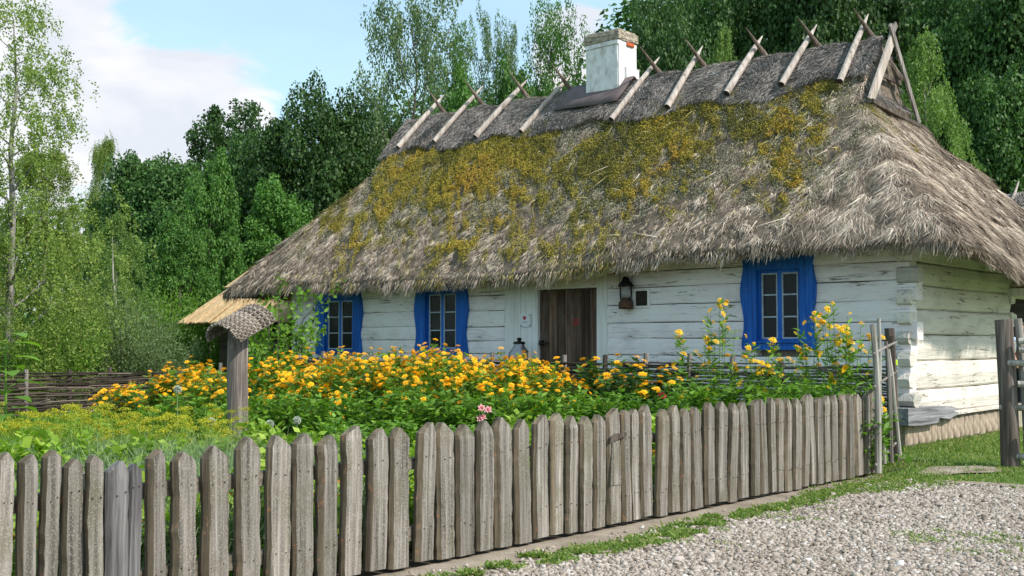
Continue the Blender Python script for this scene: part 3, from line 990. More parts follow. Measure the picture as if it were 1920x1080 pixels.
# faint red printed square on the door
mb = MB()
for a in ((-11.175, 1.60, -11.165, 1.70), (-11.085, 1.60, -11.075, 1.70), (-11.165, 1.69, -11.085, 1.70), (-11.165, 1.60, -11.085, 1.61)):
    mb.box((a[0], YW + .018, a[1]), (a[2], YW + .022, a[3]))
mb.box((-11.145, YW + .0185, 1.63), (-11.105, YW + .022, 1.665)).build('door_mark', M['red'], dr)
for (a, b_, zt) in ((-12.62, -12.44, 2.6), (-12.435, -12.26, 2.6), (-12.255, -12.02, 2.6), (-12.01, -11.89, 2.6), (-10.685, -10.49, 2.6)):
    MB().box((a, YW - .012 - rnd.uniform(0, .012), .33), (b_, YW + .1, zt)).build('portal_board', M['white_board'], house, loc=(a, YW, .33))
MB().box((-11.89, YW - .02, 2.18), (-10.685, YW + .12, 2.62)).build('door_lintel', M['white_front'], house)
MB().box((-12.02, YW - .12, .30), (-10.6, YW + .12, .38)).build('door_threshold', M['greywood'], house)
# small square vent window right of the lantern
vt = obj('vent_window', MB().box((-9.985, YW - .022, 1.84), (-9.69, YW + .02, 1.875)).box((-9.985, YW - .022, 2.10), (-9.69, YW + .02, 2.135)).box((-9.985, YW - .021, 1.875), (-9.945, YW + .02, 2.10)).box((-9.73, YW - .021, 1.875), (-9.69, YW + .02, 2.10)).mesh('vent_window', M['white_board']), house)
MB().box((-9.945, YW - .012, 1.875), (-9.73, YW - .004, 2.10)).build('pane', M['dark_core'], vt)

# --- roof bed
ZE, SLOPE = 2.42, 1.16
X0, X1, YF, YB = -20.05, -4.85, 13.35, 19.65
GXR, GXL = -7.15, -17.85


def smin(a, b_, k=.16):
    h = np.clip(.5 + .5 * (b_ - a) / k, 0, 1)
    return b_ * (1 - h) + a * h - k * h * (1 - h)


def roofz(x, y, rough=True):
    x = np.asarray(x, float); y = np.asarray(y, float)
    ze = np.interp(x, [-20, -17, -12.9, -11.5, -9.5, -7, -5.4], [2.56, 2.51, 2.44, 2.50, 2.64, 2.67, 2.66])
    pk_ = np.interp(x, [-17.5, -7.2], [6.03, 5.91])
    zf = ze + (pk_ - ze) / 3.15 * (y - YF); zb = ZE + (pk_ - ZE) / 3.15 * (YB - y)
    zee = np.interp(y, [13.35, 13.9, 15.2, 19], [2.64, 2.52, 2.36, 2.34])
    zr = zee + (4.98 - zee) / 2.3 * (X1 - x) + np.where(x < GXR, 5, 0)
    zl = ZE + 1.2 * (x - X0) + np.where(x > GXL, 5, 0)
    z = smin(zf, zb, .14)
    z = smin(z, zr, .30); z = smin(z, zl, .45)
    # eave: thatch rounds over at its lower edge; slight sag of the long slope
    s = np.minimum(np.minimum(y - YF, YB - y), np.minimum(X1 - x, x - X0))
    z = z - .05 * (1 - sstep(0, .4, s)) ** 2
    z = z - .10 * np.sin(np.clip((z - ZE) / 3.6, 0, 1) * math.pi) * .6
    if rough:
        z = z + .11 * (fbm(x * 1.1, y * 1.6, 2.0, 3) - .5) + .085 * (fbm(x * 4.2, y * 3, 5, 3) - .5)
    return z


def roof_grid(xa, xb, ya, yb, nx, ny, xeps=(0, 0)):
    xs = np.linspace(xa, xb, nx); ys = np.linspace(ya, yb, ny)
    XX, YY = np.meshgrid(xs, ys)
    Xe = XX.copy(); Xe[:, 0] += xeps[0]; Xe[:, -1] += xeps[1]
    ZZ = roofz(Xe, YY)
    top = np.stack([XX, YY, ZZ], -1).reshape(-1, 3)
    s = np.minimum(np.minimum(YY - YF, YB - YY), np.minimum(X1 - XX, XX - X0))
    low = np.stack([XX, YY, ZZ - .10 - .30 * sstep(0, .35, s)], -1).reshape(-1, 3)
    n_ = nx * ny
    idx = np.arange(n_).reshape(ny, nx)
    A = np.stack([idx[:-1, :-1], idx[:-1, 1:], idx[1:, 1:], idx[1:, :-1]], -1).reshape(-1, 4)
    B = A[:, ::-1] + n_
    ring = np.concatenate([idx[0, :], idx[1:, -1], idx[-1, -2::-1], idx[-2:0:-1, 0]])
    rn = np.roll(ring, -1)
    C = np.stack([rn, ring, ring + n_, rn + n_], -1)
    return np.concatenate([top, low]), np.concatenate([A, B, C])


thatch = None
Vs = []; Fs = []; off = 0
for (xa, xb, nx, xe) in ((X0, GXL, 24, (0, -.001)), (GXL, GXR, 110, (.001, -.001)), (GXR, X1, 24, (.001, 0))):
    V, F = roof_grid(xa, xb, YF, YB, nx, 64, xe)
    Vs.append(V); Fs.append(F + off); off += len(V)
thatch = obj('thatch_roof', make_mesh('thatch_roof', np.concatenate(Vs), np.concatenate(Fs), M['thatch_base'], smooth=True), house)


def roof_frame(x, y):
    e = .03
    zx = (roofz(x + e, y, False) - roofz(x - e, y, False)) / (2 * e)
    zy = (roofz(x, y + e, False) - roofz(x, y - e, False)) / (2 * e)
    zx = np.clip(zx, -1.6, 1.6); zy = np.clip(zy, -1.6, 1.6)
    Nn = norm(np.stack([-zx, -zy, np.ones_like(zx)], 1))
    g = np.stack([-zx, -zy, np.zeros_like(zx)], 1)
    g = norm(g)
    D = g - Nn * np.sum(g * Nn, 1, keepdims=True)
    return norm(D), Nn


rs = np.random.RandomState(21)


def straws(n, xr, yr, lmin, lmax, wd, extra=None, lift=.13, swirl=1.0):
    x = rs.uniform(*xr, n); y = rs.uniform(*yr, n)
    if extra is not None:
        k = extra(x, y); x = x[k]; y = y[k]
    n = len(x)
    z = roofz(x, y)
    D, Nn = roof_frame(x, y)
    T = np.cross(D, Nn)
    # matted bundles: direction and lift follow a clumpy field
    cl = fbm(x * 6, y * 4 + z * 2, 1, 3)
    cd = fbm(x * 2.3 + 40, y * 2.3, 8, 3)
    lay = .5 + .5 * np.sin((z * 8.0 + 5 * vnoise(x * .9, y * .9, 2)))       # faint courses
    ang = ((cd - .5) * .9 + (fbm(x * 11, y * 7, 5, 2) - .5) * .8) * swirl + rs.normal(size=n) * .46
    lf = lift * (.3 + 1.6 * np.clip(cl - .25, 0, 1)) + rs.normal(size=n) * .05
    d = norm(D + T * ang[:, None] + Nn * lf[:, None])
    L = rs.uniform(lmin, lmax, n) * (.7 + .6 * cl)
    P = np.stack([x, y, z], 1) + Nn * (rs.uniform(-.05, .02, n) + .10 * (cl - .5))[:, None]
    roll = rs.normal(size=n) * .5
    Sd = norm(np.cross(d, Nn)) ; Sd = norm(Sd + Nn * roll[:, None])
    tn = np.clip(.05 + .80 * rs.rand(n) * (.25 + 1.6 * np.clip(cl - .15, 0, 1)) + .10 * (lay - .5) + .3 * (fbm(x * .8, y * .8, 7, 2) - .5) + .4 * (fbm(x * 3.5, y * 5, 17, 2) - .5) + .55 * (fbm(x * 13, y * 10, 27, 2) - .5), 0, 1)
    return P, d * L[:, None], Sd * (wd * rs.uniform(.6, 1.3, n))[:, None], tn


def lower_mask(x, y):
    # keep off the ridge cap (covered by heather)
    return (np.abs(y - 16.5) > .35) | (x > GXR) | (x < GXL)


parts = []
parts.append(straws(400000, (X0 + .05, GXR + .1), (YF + .03, 16.3), .06, .16, .0038, lower_mask))
parts.append(straws(200000, (GXR + .02, X1 - .02), (YF + .03, YB), .12, .30, .0038, None, .11, .45))
parts.append(straws(12000, (X0 + .02, GXL - .02), (YF + .03, YB), .22, .42, .008))
parts.append(straws(12000, (GXL, GXR), (16.7, YB), .25, .45, .010, lower_mask))


def fringe(n, side):
    """straw ends hanging over the eave"""
    if side == 'front':
        x = rs.uniform(X0 + .02, X1 - .02, n); y = YF + rs.uniform(-.02, .34, n); out = np.tile([0, -1.0, 0], (n, 1)); al = x
    elif side == 'end':
        y = rs.uniform(YF + .02, YB - .02, n); x = X1 - rs.uniform(-.02, .34, n); out = np.tile([1.0, 0, 0], (n, 1)); al = y
    else:
        y = rs.uniform(YF + .02, YB - .02, n); x = X0 + rs.uniform(-.02, .34, n); out = np.tile([-1.0, 0, 0], (n, 1)); al = y
    z = roofz(x, y) - rs.rand(n) * .15
    clump = fbm(al * 3.2 + (50 if side == 'end' else 0), al * 0 + 3, 0, 3)
    big = fbm(al * .8 + (50 if side == 'end' else 0), al * 0 + 13, 0, 2)
    L = (.04 + .13 * rs.rand(n)) * (.25 + 1.5 * clump) * (.8 + .5 * big)
    D = out * rs.uniform(.25, .75, (n, 1)) + np.stack([rs.normal(size=n) * .22 + (clump - .5) * .5, rs.normal(size=n) * .15, -np.ones(n) * rs.uniform(.8, 1.2, n)], 1)
    D = norm(D)
    S = perp(rs, D) * .0045
    tn = np.clip(rs.rand(n) * .75 * (.5 + clump) + .05, 0, 1)
    return np.stack([x, y, z], 1), D * L[:, None], S, tn


parts.append(fringe(60000, 'front')); parts.append(fringe(26000, 'end')); parts.append(fringe(5000, 'left'))
# a few long loose stalks
n = 110
x = rs.uniform(-12, X1 - .2, n); y = rs.uniform(YF + .1, 15.8, n)
D, Nn = roof_frame(x, y)
P = np.stack([x, y, roofz(x, y)], 1) + Nn * .05
d = norm(D + rs.normal(size=(n, 3)) * .45 + Nn * .2)
parts.append((P, d * rs.uniform(.3, .6, (n, 1)), perp(rs, d) * .003, rs.uniform(.7, 1, n)))
P, D, S, T = [np.concatenate([p[i] for p in parts]) for i in range(4)]


# moss cushions in patches on the front slope
def mossmask(x, y):
    z = (y - YF) / 3.15
    w_ = x + .75 * y
    m_ = fbm(x * .55 + 3, y * .9, 4, 2) * .26 + fbm(w_ * 1.9, y * 1.3, 9, 3) * .34 + fbm(w_ * 7, y * 5.5, 5, 3) * .52
    grad = np.interp(z, [0, .15, .4, .6, .82, .9], [-.13, -.06, .08, .145, .17, -.2])
    grad = grad - .10 * sstep(-10.5, -8.0, x) * (z < .55) - .25 * sstep(-7.6, -6.9, x + (z - .5) * .6) - .12 * sstep(-17.4, -19.4, x) - .035 * sstep(-14.5, -16.0, x)
    bare = np.exp(-(((x + 12.5) / .7) ** 2 + ((y - 15.75) / .45) ** 2))
    return m_ + grad - .30 * bare


# straw overgrown with a thin olive film where the damp moss field is strong
pm = np.clip((mossmask(P[:, 0], P[:, 1]) - .43) / .17, 0, 1) * .80 * (P[:, 0] < GXR + .5) * (P[:, 1] < 16.4)
mk = rs.rand(len(P)) < pm
o = obj('straw', leaf_mesh('straw', P[~mk], D[~mk] * .92, S[~mk] * 1.5, T[~mk], M['straw'], 'tri'), thatch)
tag(o, kind='stuff')
o = obj('mossy_straw', leaf_mesh('mossy_straw', P[mk], D[mk] * .9, S[mk] * 1.7, T[mk], M['mossy'], 'tri'), thatch)
tag(o, kind='stuff')
n = 560000
x = rs.uniform(-19.2, -6.4, n); y = rs.uniform(YF + .15, 16.1, n)
k = rs.rand(n) < np.clip((mossmask(x, y) - .51) / .15, 0, 1) ** 1.5 * .72
k &= rs.rand(n) < .9
x = x[k]; y = y[k]; n = len(x)
D, Nn = roof_frame(x, y)
lump = fbm(x * 7, y * 7, 3, 2)
thick = np.clip((mossmask(x, y) - .60) * .5, 0, .05)
P = np.stack([x, y, roofz(x, y)], 1) + Nn * (.030 + .05 * (lump - .4) + thick * rs.rand(n))[:, None]
d = norm(Nn * .9 + D * .5 + rs.normal(size=(n, 3)) * .6)
hue = fbm(x * 1.2 + 9, y * 1.2, 1, 3)
tn = np.clip(.45 * rs.rand(n) + 1.5 * (hue - .33) + .4 * (lump - .5), 0, 1)
o = obj('moss', leaf_mesh('moss', P, d * rs.uniform(.014, .030, (n, 1)), perp(rs, d) * rs.uniform(.006, .012, (n, 1)), tn, M['moss'], 'diamond'), thatch)
tag(o, kind='stuff')
print('moss', n)
# grey-green lichen flecks over the middle of the front slope
n = 150000
x = rs.uniform(-19.0, -6.6, n); y = rs.uniform(YF + .4, 15.9, n)
zz = (y - YF) / 3.15
k = fbm(x * 1.2, y * 1.6, 14, 2) * .5 + fbm(x * 6, y * 5, 2, 2) * .5 + np.interp(zz, [.1, .3, .6, .85], [-.16, .02, .05, -.05]) + .05 * sstep(-15, -10, x) > .53
x = x[k]; y = y[k]; n = len(x)
D, Nn = roof_frame(x, y)
P = np.stack([x, y, roofz(x, y)], 1) + Nn * rs.uniform(.0, .06, (n, 1))
d = norm(Nn * .5 + D * .6 + rs.normal(size=(n, 3)) * .6)
o = obj('lichen', leaf_mesh('lichen', P, d * rs.uniform(.012, .032, (n, 1)), perp(rs, d) * rs.uniform(.004, .009, (n, 1)), rs.rand(n), M['lichen'], 'diamond'), thatch)
tag(o, kind='stuff')

# heather ridge cap, slumped between the poles
PX = [-17.39, -16.32, -15.12, -13.90, -11.74, -10.60, -9.49, -8.50, -7.47]


def capz(x, y):
    k_ = np.array(PX + [-12.8])
    dmin = np.min(np.abs(x[..., None] - k_), -1)
    bulge = .05 * sstep(0, .5, dmin)
    d = np.abs(y - 16.5)
    return roofz(x, y, False) + .12 + bulge + .05 * (fbm(x * 2, y * 2, 6, 2) - .5) - .05 * sstep(.55, .9, d)


nx, ny = 170, 26
xs = np.linspace(-17.95, -7.0, nx); vs = np.linspace(-1, 1, ny)
XX, VV = np.meshgrid(xs, vs)
hw = .70 + .08 * np.sin(XX * 2.7) + .10 * (vnoise(XX * 1.2, XX * 0) - .5)
YY = 16.5 + VV * hw
ZZ = capz(XX, YY)
top = np.stack([XX, YY, ZZ], -1).reshape(-1, 3)
low = np.stack([XX, YY, ZZ - .17], -1).reshape(-1, 3)
idx = np.arange(nx * ny).reshape(ny, nx)
A = np.stack([idx[:-1, :-1], idx[:-1, 1:], idx[1:, 1:], idx[1:, :-1]], -1).reshape(-1, 4)
ring = np.concatenate([idx[0, :], idx[1:, -1], idx[-1, -2::-1], idx[-2:0:-1, 0]])
rn = np.roll(ring, -1)
Cc = np.stack([rn, ring, ring + nx * ny, rn + nx * ny], -1)
cap = obj('ridge_cap', make_mesh('ridge_cap', np.concatenate([top, low]), np.concatenate([A, A[:, ::-1] + nx * ny, Cc]), M['thatch_base'], smooth=True), house)
n = 110000
x = rs.uniform(-17.97, -6.98, n); v_ = rs.uniform(-1.02, 1.0, n)
v_ = np.where(rs.rand(n) < .72, -np.abs(v_), v_)
hw = .70 + .08 * np.sin(x * 2.7) + .10 * (vnoise(x * 1.2, x * 0) - .5)
y = 16.5 + v_ * hw
z = capz(x, y)
D, Nn = roof_frame(x, y)
T = np.cross(D, Nn)
ang = (fbm(x * 2.1, y * 2.6, 12, 3) - .5) * 5 + rs.normal(size=n) * .5
d = norm(D * np.cos(ang)[:, None] + T * np.sin(ang)[:, None] + Nn * rs.normal(.05, .12, (n, 1)))
tn = np.clip(rs.rand(n) * .8 + .5 * (fbm(x * 3, y * 3, 2, 2) - .4), 0, 1)
P = np.stack([x, y, z], 1) + Nn * rs.uniform(-.01, .02, (n, 1))
o = obj('heather', leaf_mesh('heather', P, d * rs.uniform(.06, .17, (n, 1)), perp(rs, d) * .0058, tn, M['ridge_straw'], 'tri'), cap)
tag(o, kind='stuff')

# ridge poles: split logs crossing over the ridge
tipx = [-17.01, -15.87, -14.65, -13.53, -11.46, -10.55, -9.37, -8.38, -7.50]
feety = [15.97, 15.98, 15.94, 15.91, 15.78, 15.83, 15.89, 15.89, 15.77]
tipz = [6.62, 6.63, 6.57, 6.37, 6.45, 6.52, 6.41, 6.36, 6.33]
for i in range(9):
    r = random.Random(i)
    fy = feety[i] - (.17 if i < 4 else .09); fz = float(roofz(np.array([PX[i]]), np.array([fy]), False)[0]) + .21
    A_ = Vector((PX[i], fy, fz)); B_ = Vector((tipx[i], 16.78, max(6.5, tipz[i] + .02)))
    cxp = (A_.x * .3 + B_.x * .7)
    Cx = A_.lerp(B_, .8)
    rad = .053 + r.uniform(-.004, .006)
    P_ = [A_, A_.lerp(B_, .5) + Vector((0, 0, .01)), Cx, B_]
    me = MB().tube(P_, [rad, rad * .95, rad * .8, .008], 9, mi_cap=1)
    me.build('ridge_pole', [M['ridgepole'], M['dark_core']], house, smooth=False, loc=A_)
    dx_ = .085
    BF = Vector((B_.x + .20 + dx_, 17.30, 5.50)); BT = Vector((B_.x - .10 + dx_ + r.uniform(-.03, .03), 16.22, 6.72 - .035 * i * .9))
    P_ = [BF, BF.lerp(BT, .55), BT]
    MB().tube(P_, [.06, .056, .006], 8).build('ridge_pole', M['ridgepole_back'], house, loc=BF)

# chimney
ch = obj('chimney', MB().box((-12.74, 16.28, 5.3), (-12.0, 16.82, 6.80)).box((-12.03, 16.45, 5.9), (-11.955, 16.84, 6.35)).mesh('chimney', M['plaster']), house)
import bmesh


def rough_box(lo, hi, mat, name, parent, amp=.012, cuts=5, seed=0):
    bm = bmesh.new()
    bmesh.ops.create_cube(bm, size=1)
    for v in bm.verts:
        v.co = Vector([lo[i] + (v.co[i] + .5) * (hi[i] - lo[i]) for i in range(3)])
    bmesh.ops.bevel(bm, geom=bm.edges[:], offset=.012, segments=1, affect='EDGES')
    bmesh.ops.subdivide_edges(bm, edges=[e for e in bm.edges if e.calc_length() > .1], cuts=cuts, use_grid_fill=True)
    r = random.Random(seed)
    for v in bm.verts:
        v.co += Vector((r.uniform(-amp, amp), r.uniform(-amp, amp), r.uniform(-amp, amp)))
    me = bpy.data.meshes.new(name); bm.to_mesh(me); bm.free(); me.materials.append(mat)
    return obj(name, me, parent)


rough_box((-12.755, 16.265, 5.3), (-12.02, 16.80, 6.74), M['plaster'], 'plaster_coat', ch, .006, 6, 1)
rough_box((-12.765, 16.25, 6.74), (-12.0, 16.84, 6.83), M['plaster'], 'cap_course', ch, .006, 4, 2)
rough_box((-12.785, 16.235, 6.83), (-11.975, 16.86, 7.00), M['capbrick'], 'cap_course', ch, .010, 5, 3)
rough_box((-12.74, 16.28, 7.00), (-12.01, 16.82, 7.04), M['capbrick'], 'cap_course', ch, .008, 4, 4)
rough_box((-12.0, 16.50, 6.745), (-11.962, 16.72, 6.815), M['brick'], 'brick', ch, .003, 2, 5)
# roofing sheet below the chimney
mb = MB()
g_ = []
for j in range(5):
    for i in range(9):
        u, v_ = i / 8, j / 4
        x = -13.32 + u * (1.46 + .02 * v_); y = 16.02 + v_ * .62 + u * -.02
        z = float(roofz(np.array([x]), np.array([y]), False)[0]) + .215 - .02 * v_ + .006 * math.sin(u * 7) + .04
        g_.append((x + .06 * v_, y, z))
fs = [(j * 9 + i, j * 9 + i + 1, (j + 1) * 9 + i + 1, (j + 1) * 9 + i) for j in range(4) for i in range(8)]
mb.add(g_, fs)
fl = mb.build('flashing_sheet', M['lead'], house, smooth=True)
sm = fl.modifiers.new('thickness', 'SOLIDIFY'); sm.thickness = .02

# gablet at the right end
gb = empty('gablet', (GXR, 16.5, 4.9), 'x', 'x')
gb.parent = house; gb.location = gb.location - house.location
for k_ in ('label', 'category'):
    del gb[k_]


def board_between(a, b_, wd, th, name, mat, parent, nrm=(1, 0, 0)):
    a = Vector(a); b_ = Vector(b_); d = (b_ - a).normalized(); n_ = Vector(nrm); s = d.cross(n_).normalized() * wd / 2; n_ = n_.normalized() * th / 2
    V = [a - s - n_, a + s - n_, a + s + n_, a - s + n_, b_ - s - n_, b_ + s - n_, b_ + s + n_, b_ - s + n_]
    mb = MB(); mb.add(V, [(0, 1, 2, 3), (7, 6, 5, 4), (0, 4, 5, 1), (1, 5, 6, 2), (2, 6, 7, 3), (3, 7, 4, 0)])
    return mb.build(name, mat, parent, loc=a)


XG = GXR + .13
board_between((XG + .06, 15.60, 4.84), (XG + .04, 16.46, 5.95), .16, .035, 'barge_board', M['ridgepole'], gb)
board_between((XG + .10, 17.28, 4.76), (XG + .06, 16.34, 6.14), .10, .035, 'barge_board', M['greywood'], gb)
board_between((XG + .02, 16.40, 5.93), (XG + .02, 16.66, 6.22), .09, .03, 'barge_board', M['greywood'], gb)
MB().prism([(15.70, 4.80), (16.32, 4.72), (16.28, 5.30), (16.12, 5.50)], XG - .12, XG - .08, 'x').build('gable_plank', M['greywood'], gb)
MB().prism([(16.4, 4.72), (16.55, 4.72), (16.6, 5.62), (16.4, 5.62)], XG - .30, XG - .26, 'x').build('gable_plank', M['door'], gb)
board_between((XG - .05, 16.10, 5.38), (XG - .05, 16.95, 5.36), .07, .03, 'cross_bar', M['darkpost'], gb)
board_between((XG - .05, 15.75, 5.02), (XG - .05, 17.25, 4.98), .06, .03, 'cross_bar', M['darkpost'], gb)
MB().prism([(15.62, 4.70), (16.5, 6.0), (17.38, 4.70)], XG - .40, XG - .36, 'x').build('gable_shade_backing', M['dark_core'], gb)  # near-black board: shade inside the gablet put into its colour
board_between((XG + .08, 15.55, 4.84), (XG + .08, 17.6, 4.70), .06, .09, 'gable_sill', M['darkpost'], gb)

# ------------------------------------------------------------------ lantern, sign, can
ln = empty('lantern', (-10.06, YW - .09, 1.84), 'old blackened storm lantern hanging on the white wall beside the door', 'lantern')
mb = MB()
lx, ly = -10.06, YW - .11


def ringprofile(mb, prof, cx_, cy_, n=14):
    V = []; F = []
    for r_, z in prof:
        for k in range(n):
            a = 2 * math.pi * k / n
            V.append((cx_ + r_ * math.cos(a), cy_ + r_ * math.sin(a), z))
    for i in range(len(prof) - 1):
        for k in range(n):
            F.append((i * n + k, i * n + (k + 1) % n, (i + 1) * n + (k + 1) % n, (i + 1) * n + k))
    mb.add(V, F)
    return mb


ringprofile(MB(), [(0, 1.83), (.105, 1.83), (.115, 1.86), (.11, 1.93), (.075, 1.97), (.06, 2.0), (0, 2.0)], lx, ly).build('fuel_tank', M['rust'], ln, smooth=True)
ringprofile(MB(), [(.05, 1.99), (.07, 2.02), (.075, 2.08), (.05, 2.16), (.045, 2.18)], lx, ly).build('glass_chimney', M['lglass'], ln, smooth=True)
ringprofile(MB(), [(.055, 2.17), (.12, 2.17), (.115, 2.20), (.06, 2.26), (.05, 2.30), (.02, 2.32), (0, 2.325)], lx, ly).build('lamp_hood', M['iron'], ln, smooth=True)
fr = MB()
for sx in (-1, 1):
    MB().tube([(lx + sx * .09, ly, 1.95), (lx + sx * .105, ly, 2.05), (lx + sx * .10, ly, 2.18)], .012, 6).build('side_tube', M['iron'], ln)
MB().tube([(lx - .11, ly, 2.16), (lx - .115, ly, 2.30), (lx - .10, ly + .02, 2.46), (lx, ly + .07, 2.50), (lx + .10, ly + .02, 2.46), (lx + .115, ly, 2.30), (lx + .11, ly, 2.16)], .005, 5).build('bail_handle', M['iron'], ln)
MB().tube([(lx, YW, 2.50), (lx, YW - .06, 2.505), (lx, YW - .07, 2.53)], .006, 5).build('nail', M['iron'], ln)

sg = empty('wall_notice', (-12.16, YW - .02, 1.62), 'small clear notice with red crest pinned beside the door', 'sign')
MB().box((-12.25, YW - .040, 1.58), (-12.03, YW - .034, 1.79)).build('notice_sheet', M['paper'], sg)
MB().prism([(-12.19, 1.755), (-12.13, 1.755), (-12.13, 1.715), (-12.16, 1.69), (-12.19, 1.715)], YW - .044, YW - .041, 'y').build('crest', M['red'], sg)
MB().box((-12.22, YW - .043, 1.660), (-12.08, YW - .041, 1.666)).box((-12.21, YW - .043, 1.645), (-12.10, YW - .041, 1.650)).build('text_line', M['zinc'], sg)
for px_, pz_ in ((-12.045, 1.775), (-12.235, 1.60), (-12.045, 1.60)):
    MB().box((px_ - .008, YW - .048, pz_ - .008), (px_ + .008, YW - .040, pz_ + .008)).build('pin', M['iron'], sg)

bn = empty('wooden_bench', (-12.1, YW - .35, 0), 'low grey bench standing against the wall left of the door', 'bench')
MB().box((-12.6, YW - .52, .72), (-11.75, YW - .20, .76)).build('seat', M['greywood'], bn)
for a in (-12.5, -11.85):
    for c_ in (-.48, -.24):
        MB().box((a - .03, YW + c_ - .03, 0), (a + .03, YW + c_ + .03, .72)).build('leg', M['greywood'], bn)
mc = empty('milk_can', (-12.0, YW - .35, .76), 'dull zinc milk can with black lid beside the door', 'can')
ringprofile(MB(), [(0, .76), (.17, .76), (.18, .78), (.18, 1.10), (.17, 1.16), (.10, 1.25), (.085, 1.28), (.085, 1.31)], -12.0, YW - .35, 20).build('can_body', M['zinc'], mc, smooth=True)
ringprofile(MB(), [(.095, 1.30), (.10, 1.315), (.09, 1.335), (.03, 1.345), (.03, 1.36), (.045, 1.38), (.03, 1.40), (0, 1.405)], -12.0, YW - .35, 16).build('lid', M['iron'], mc, smooth=True)

# ------------------------------------------------------------------ picket fence
PY = [1.72, 1.83, 1.94, 2.045, 2.15, 2.254, 2.354, 2.46, 2.569, 2.670, 2.757, 2.877, 3.023, 3.209, 3.392, 3.574, 3.743, 3.905, 4.078, 4.249, 4.416, 4.624, 4.796, 4.975, 5.142, 5.325, 5.51, 5.68, 5.846, 5.999, 6.157, 6.308, 6.482, 6.623, 6.734, 6.895, 7.089, 7.246, 7.4, 7.573, 7.752, 7.936, 8.101, 8.279, 8.462, 8.604, 8.76, 8.891, 9.034, 9.19, 9.339, 9.492, 9.628, 9.787, 9.939, 10.106, 10.277, 10.452, 10.62, 10.78]
XFN = -4.86
fence = empty('picket_fence', (XFN, 6.2, 0), 'low fence of weathered pointed pickets between garden and gravel', 'fence')


def picket_mesh(wd, h, seed, tip='round', mats=None, th=.034):
    r = np.random.RandomState(seed)
    n = 17
    zs = np.linspace(0.0, h - .085, n)
    wob = .007 * (fbm(zs * 4 + seed, zs * 0 + seed * 2.2, 0, 2) - .5) * 2
    lw = wd / 2 * (1 + .08 * (fbm(zs * 6 + seed * 7, zs * 0 + 1, 0, 3) - .5) * 2 + .03 * r.normal(size=n))
    rw = wd / 2 * (1 + .08 * (fbm(zs * 6 + seed * 11, zs * 0 + 5, 0, 3) - .5) * 2 + .03 * r.normal(size=n))
    
    k = 6
    V = []

    def section(z, a, b_, sx):
        c1 = .26 + .1 * r.rand(); c2 = .26 + .1 * r.rand()
        return [(0 - th * .5, a, z), (th * .35, a * 1.0 + .001, z), (th, a * (1 - c1) + b_ * 0, z), (th, b_ * (1 - c2), z), (th * .35, b_, z), (-th * .5, b_, z)]
    c1 = .10 + .20 * r.rand(); c2 = .08 + .14 * r.rand()
    for z, o_, l_, g_ in zip(zs, wob, lw, rw):
        a = o_ - l_; b_ = o_ + g_; W = b_ - a
        bow = .004 * math.sin(z * 5 + seed)
        V += [(-th * .4, a, z), (th * .3, a, z), (th + bow, a + W * c1 * .7, z), (th + bow, b_ - W * c2 * .7, z), (th * .3, b_, z), (-th * .4, b_, z)]
    o_ = wob[-1]; l_ = lw[-1]; g_ = rw[-1]
    pk = r.uniform(-.25, .25) * wd
    sh_ = wd * r.uniform(.34, .46)
    for f, z in ((.97, h - sh_), (.55, h - sh_ * .48), (.10, h)):
        a = pk * (1 - f) + (o_ - l_) * f; b_ = pk * (1 - f) + (o_ + g_) * f; W = b_ - a
        V += [(-th * .4, a, z), (th * .3, a, z), (th * .9, a + W * c1 * .7, z), (th * .9, b_ - W * c2 * .7, z), (th * .3, b_, z), (-th * .4, b_, z)]
    V = np.array(V)
    nn_ = len(V) // k
    F = []; mi = []
    for i in range(nn_ - 1):
        for j in range(k):
            F.append((i * k + j, i * k + (j + 1) % k, (i + 1) * k + (j + 1) % k, (i + 1) * k + j))
            mi.append(0 if j in (2, 5) else 1)
    F.append(tuple(range(k))[::-1]); mi.append(0)
    F.append(tuple((nn_ - 1) * k + j for j in range(k))); mi.append(0)
    mb = MB(); mb.V = [tuple(v) for v in V]; mb.F = F; mb.MI = mi; mb.T = [.5] * len(V)
    for z in (.60, .19):
        for yy in (-.2, .22):
            q = yy * wd + r.uniform(-.008, .008); zz = z + r.uniform(-.012, .012)
            mb.tube([(th * .8, q, zz), (th + .0065, q, zz)], .0030, 5, mi=2)
    ms = list(mats or [M['picket'], M['picket_bark']]) + [M['iron']]
    return mb.mesh('picket', ms)


for i, y in enumerate(PY):
    r = random.Random(i * 3 + 1)
    gap = min(PY[i] - PY[i - 1] if i else .11, (PY[i + 1] - PY[i]) if i < len(PY) - 1 else .16)
    wd = gap * (r.uniform(.80, .93) if y > 4.3 else r.uniform(.74, .86))
    mats = None
    if abs(y - 2.670) < .001:
        wd = .112; mats = [M['picket_grey'], M['picket_grey']]
    if abs(y - 2.757) < .001:
        wd = .070; mats = [M['picket_grey'], M['picket_grey']]
    if abs(y - 6.482) < .001:
        wd = .15
    h = .800 + r.uniform(-.020, .020) - (.035 if 2.4 < y < 3.3 else 0)
    if mats:
        h -= .005 if wd > .1 else .035
    o = obj('picket', picket_mesh(wd, h, i, mats=mats), fence, loc=(XFN + r.uniform(-.006, .006), y, .02 + r.uniform(-.01, .012)))
    o.rotation_euler = (r.uniform(-.014, .014), r.uniform(-.015, .02), r.uniform(-.10, .10))
    if mats:
        o['label'] = 'broad dark grey picket' if wd > .1 else 'narrow dark grey picket split off its neighbour'
for z0, z1 in ((.56, .635), (.15, .225)):
    for a, b_ in ((1.5, 4.5), (4.503, 7.6), (7.603, 10.85)):
        MB().box((XFN - .075, a, z0 + rnd.uniform(-.01, .01)), (XFN - .025, b_, z1 + rnd.uniform(-.01, .01))).build('rail', M['rail'], fence)
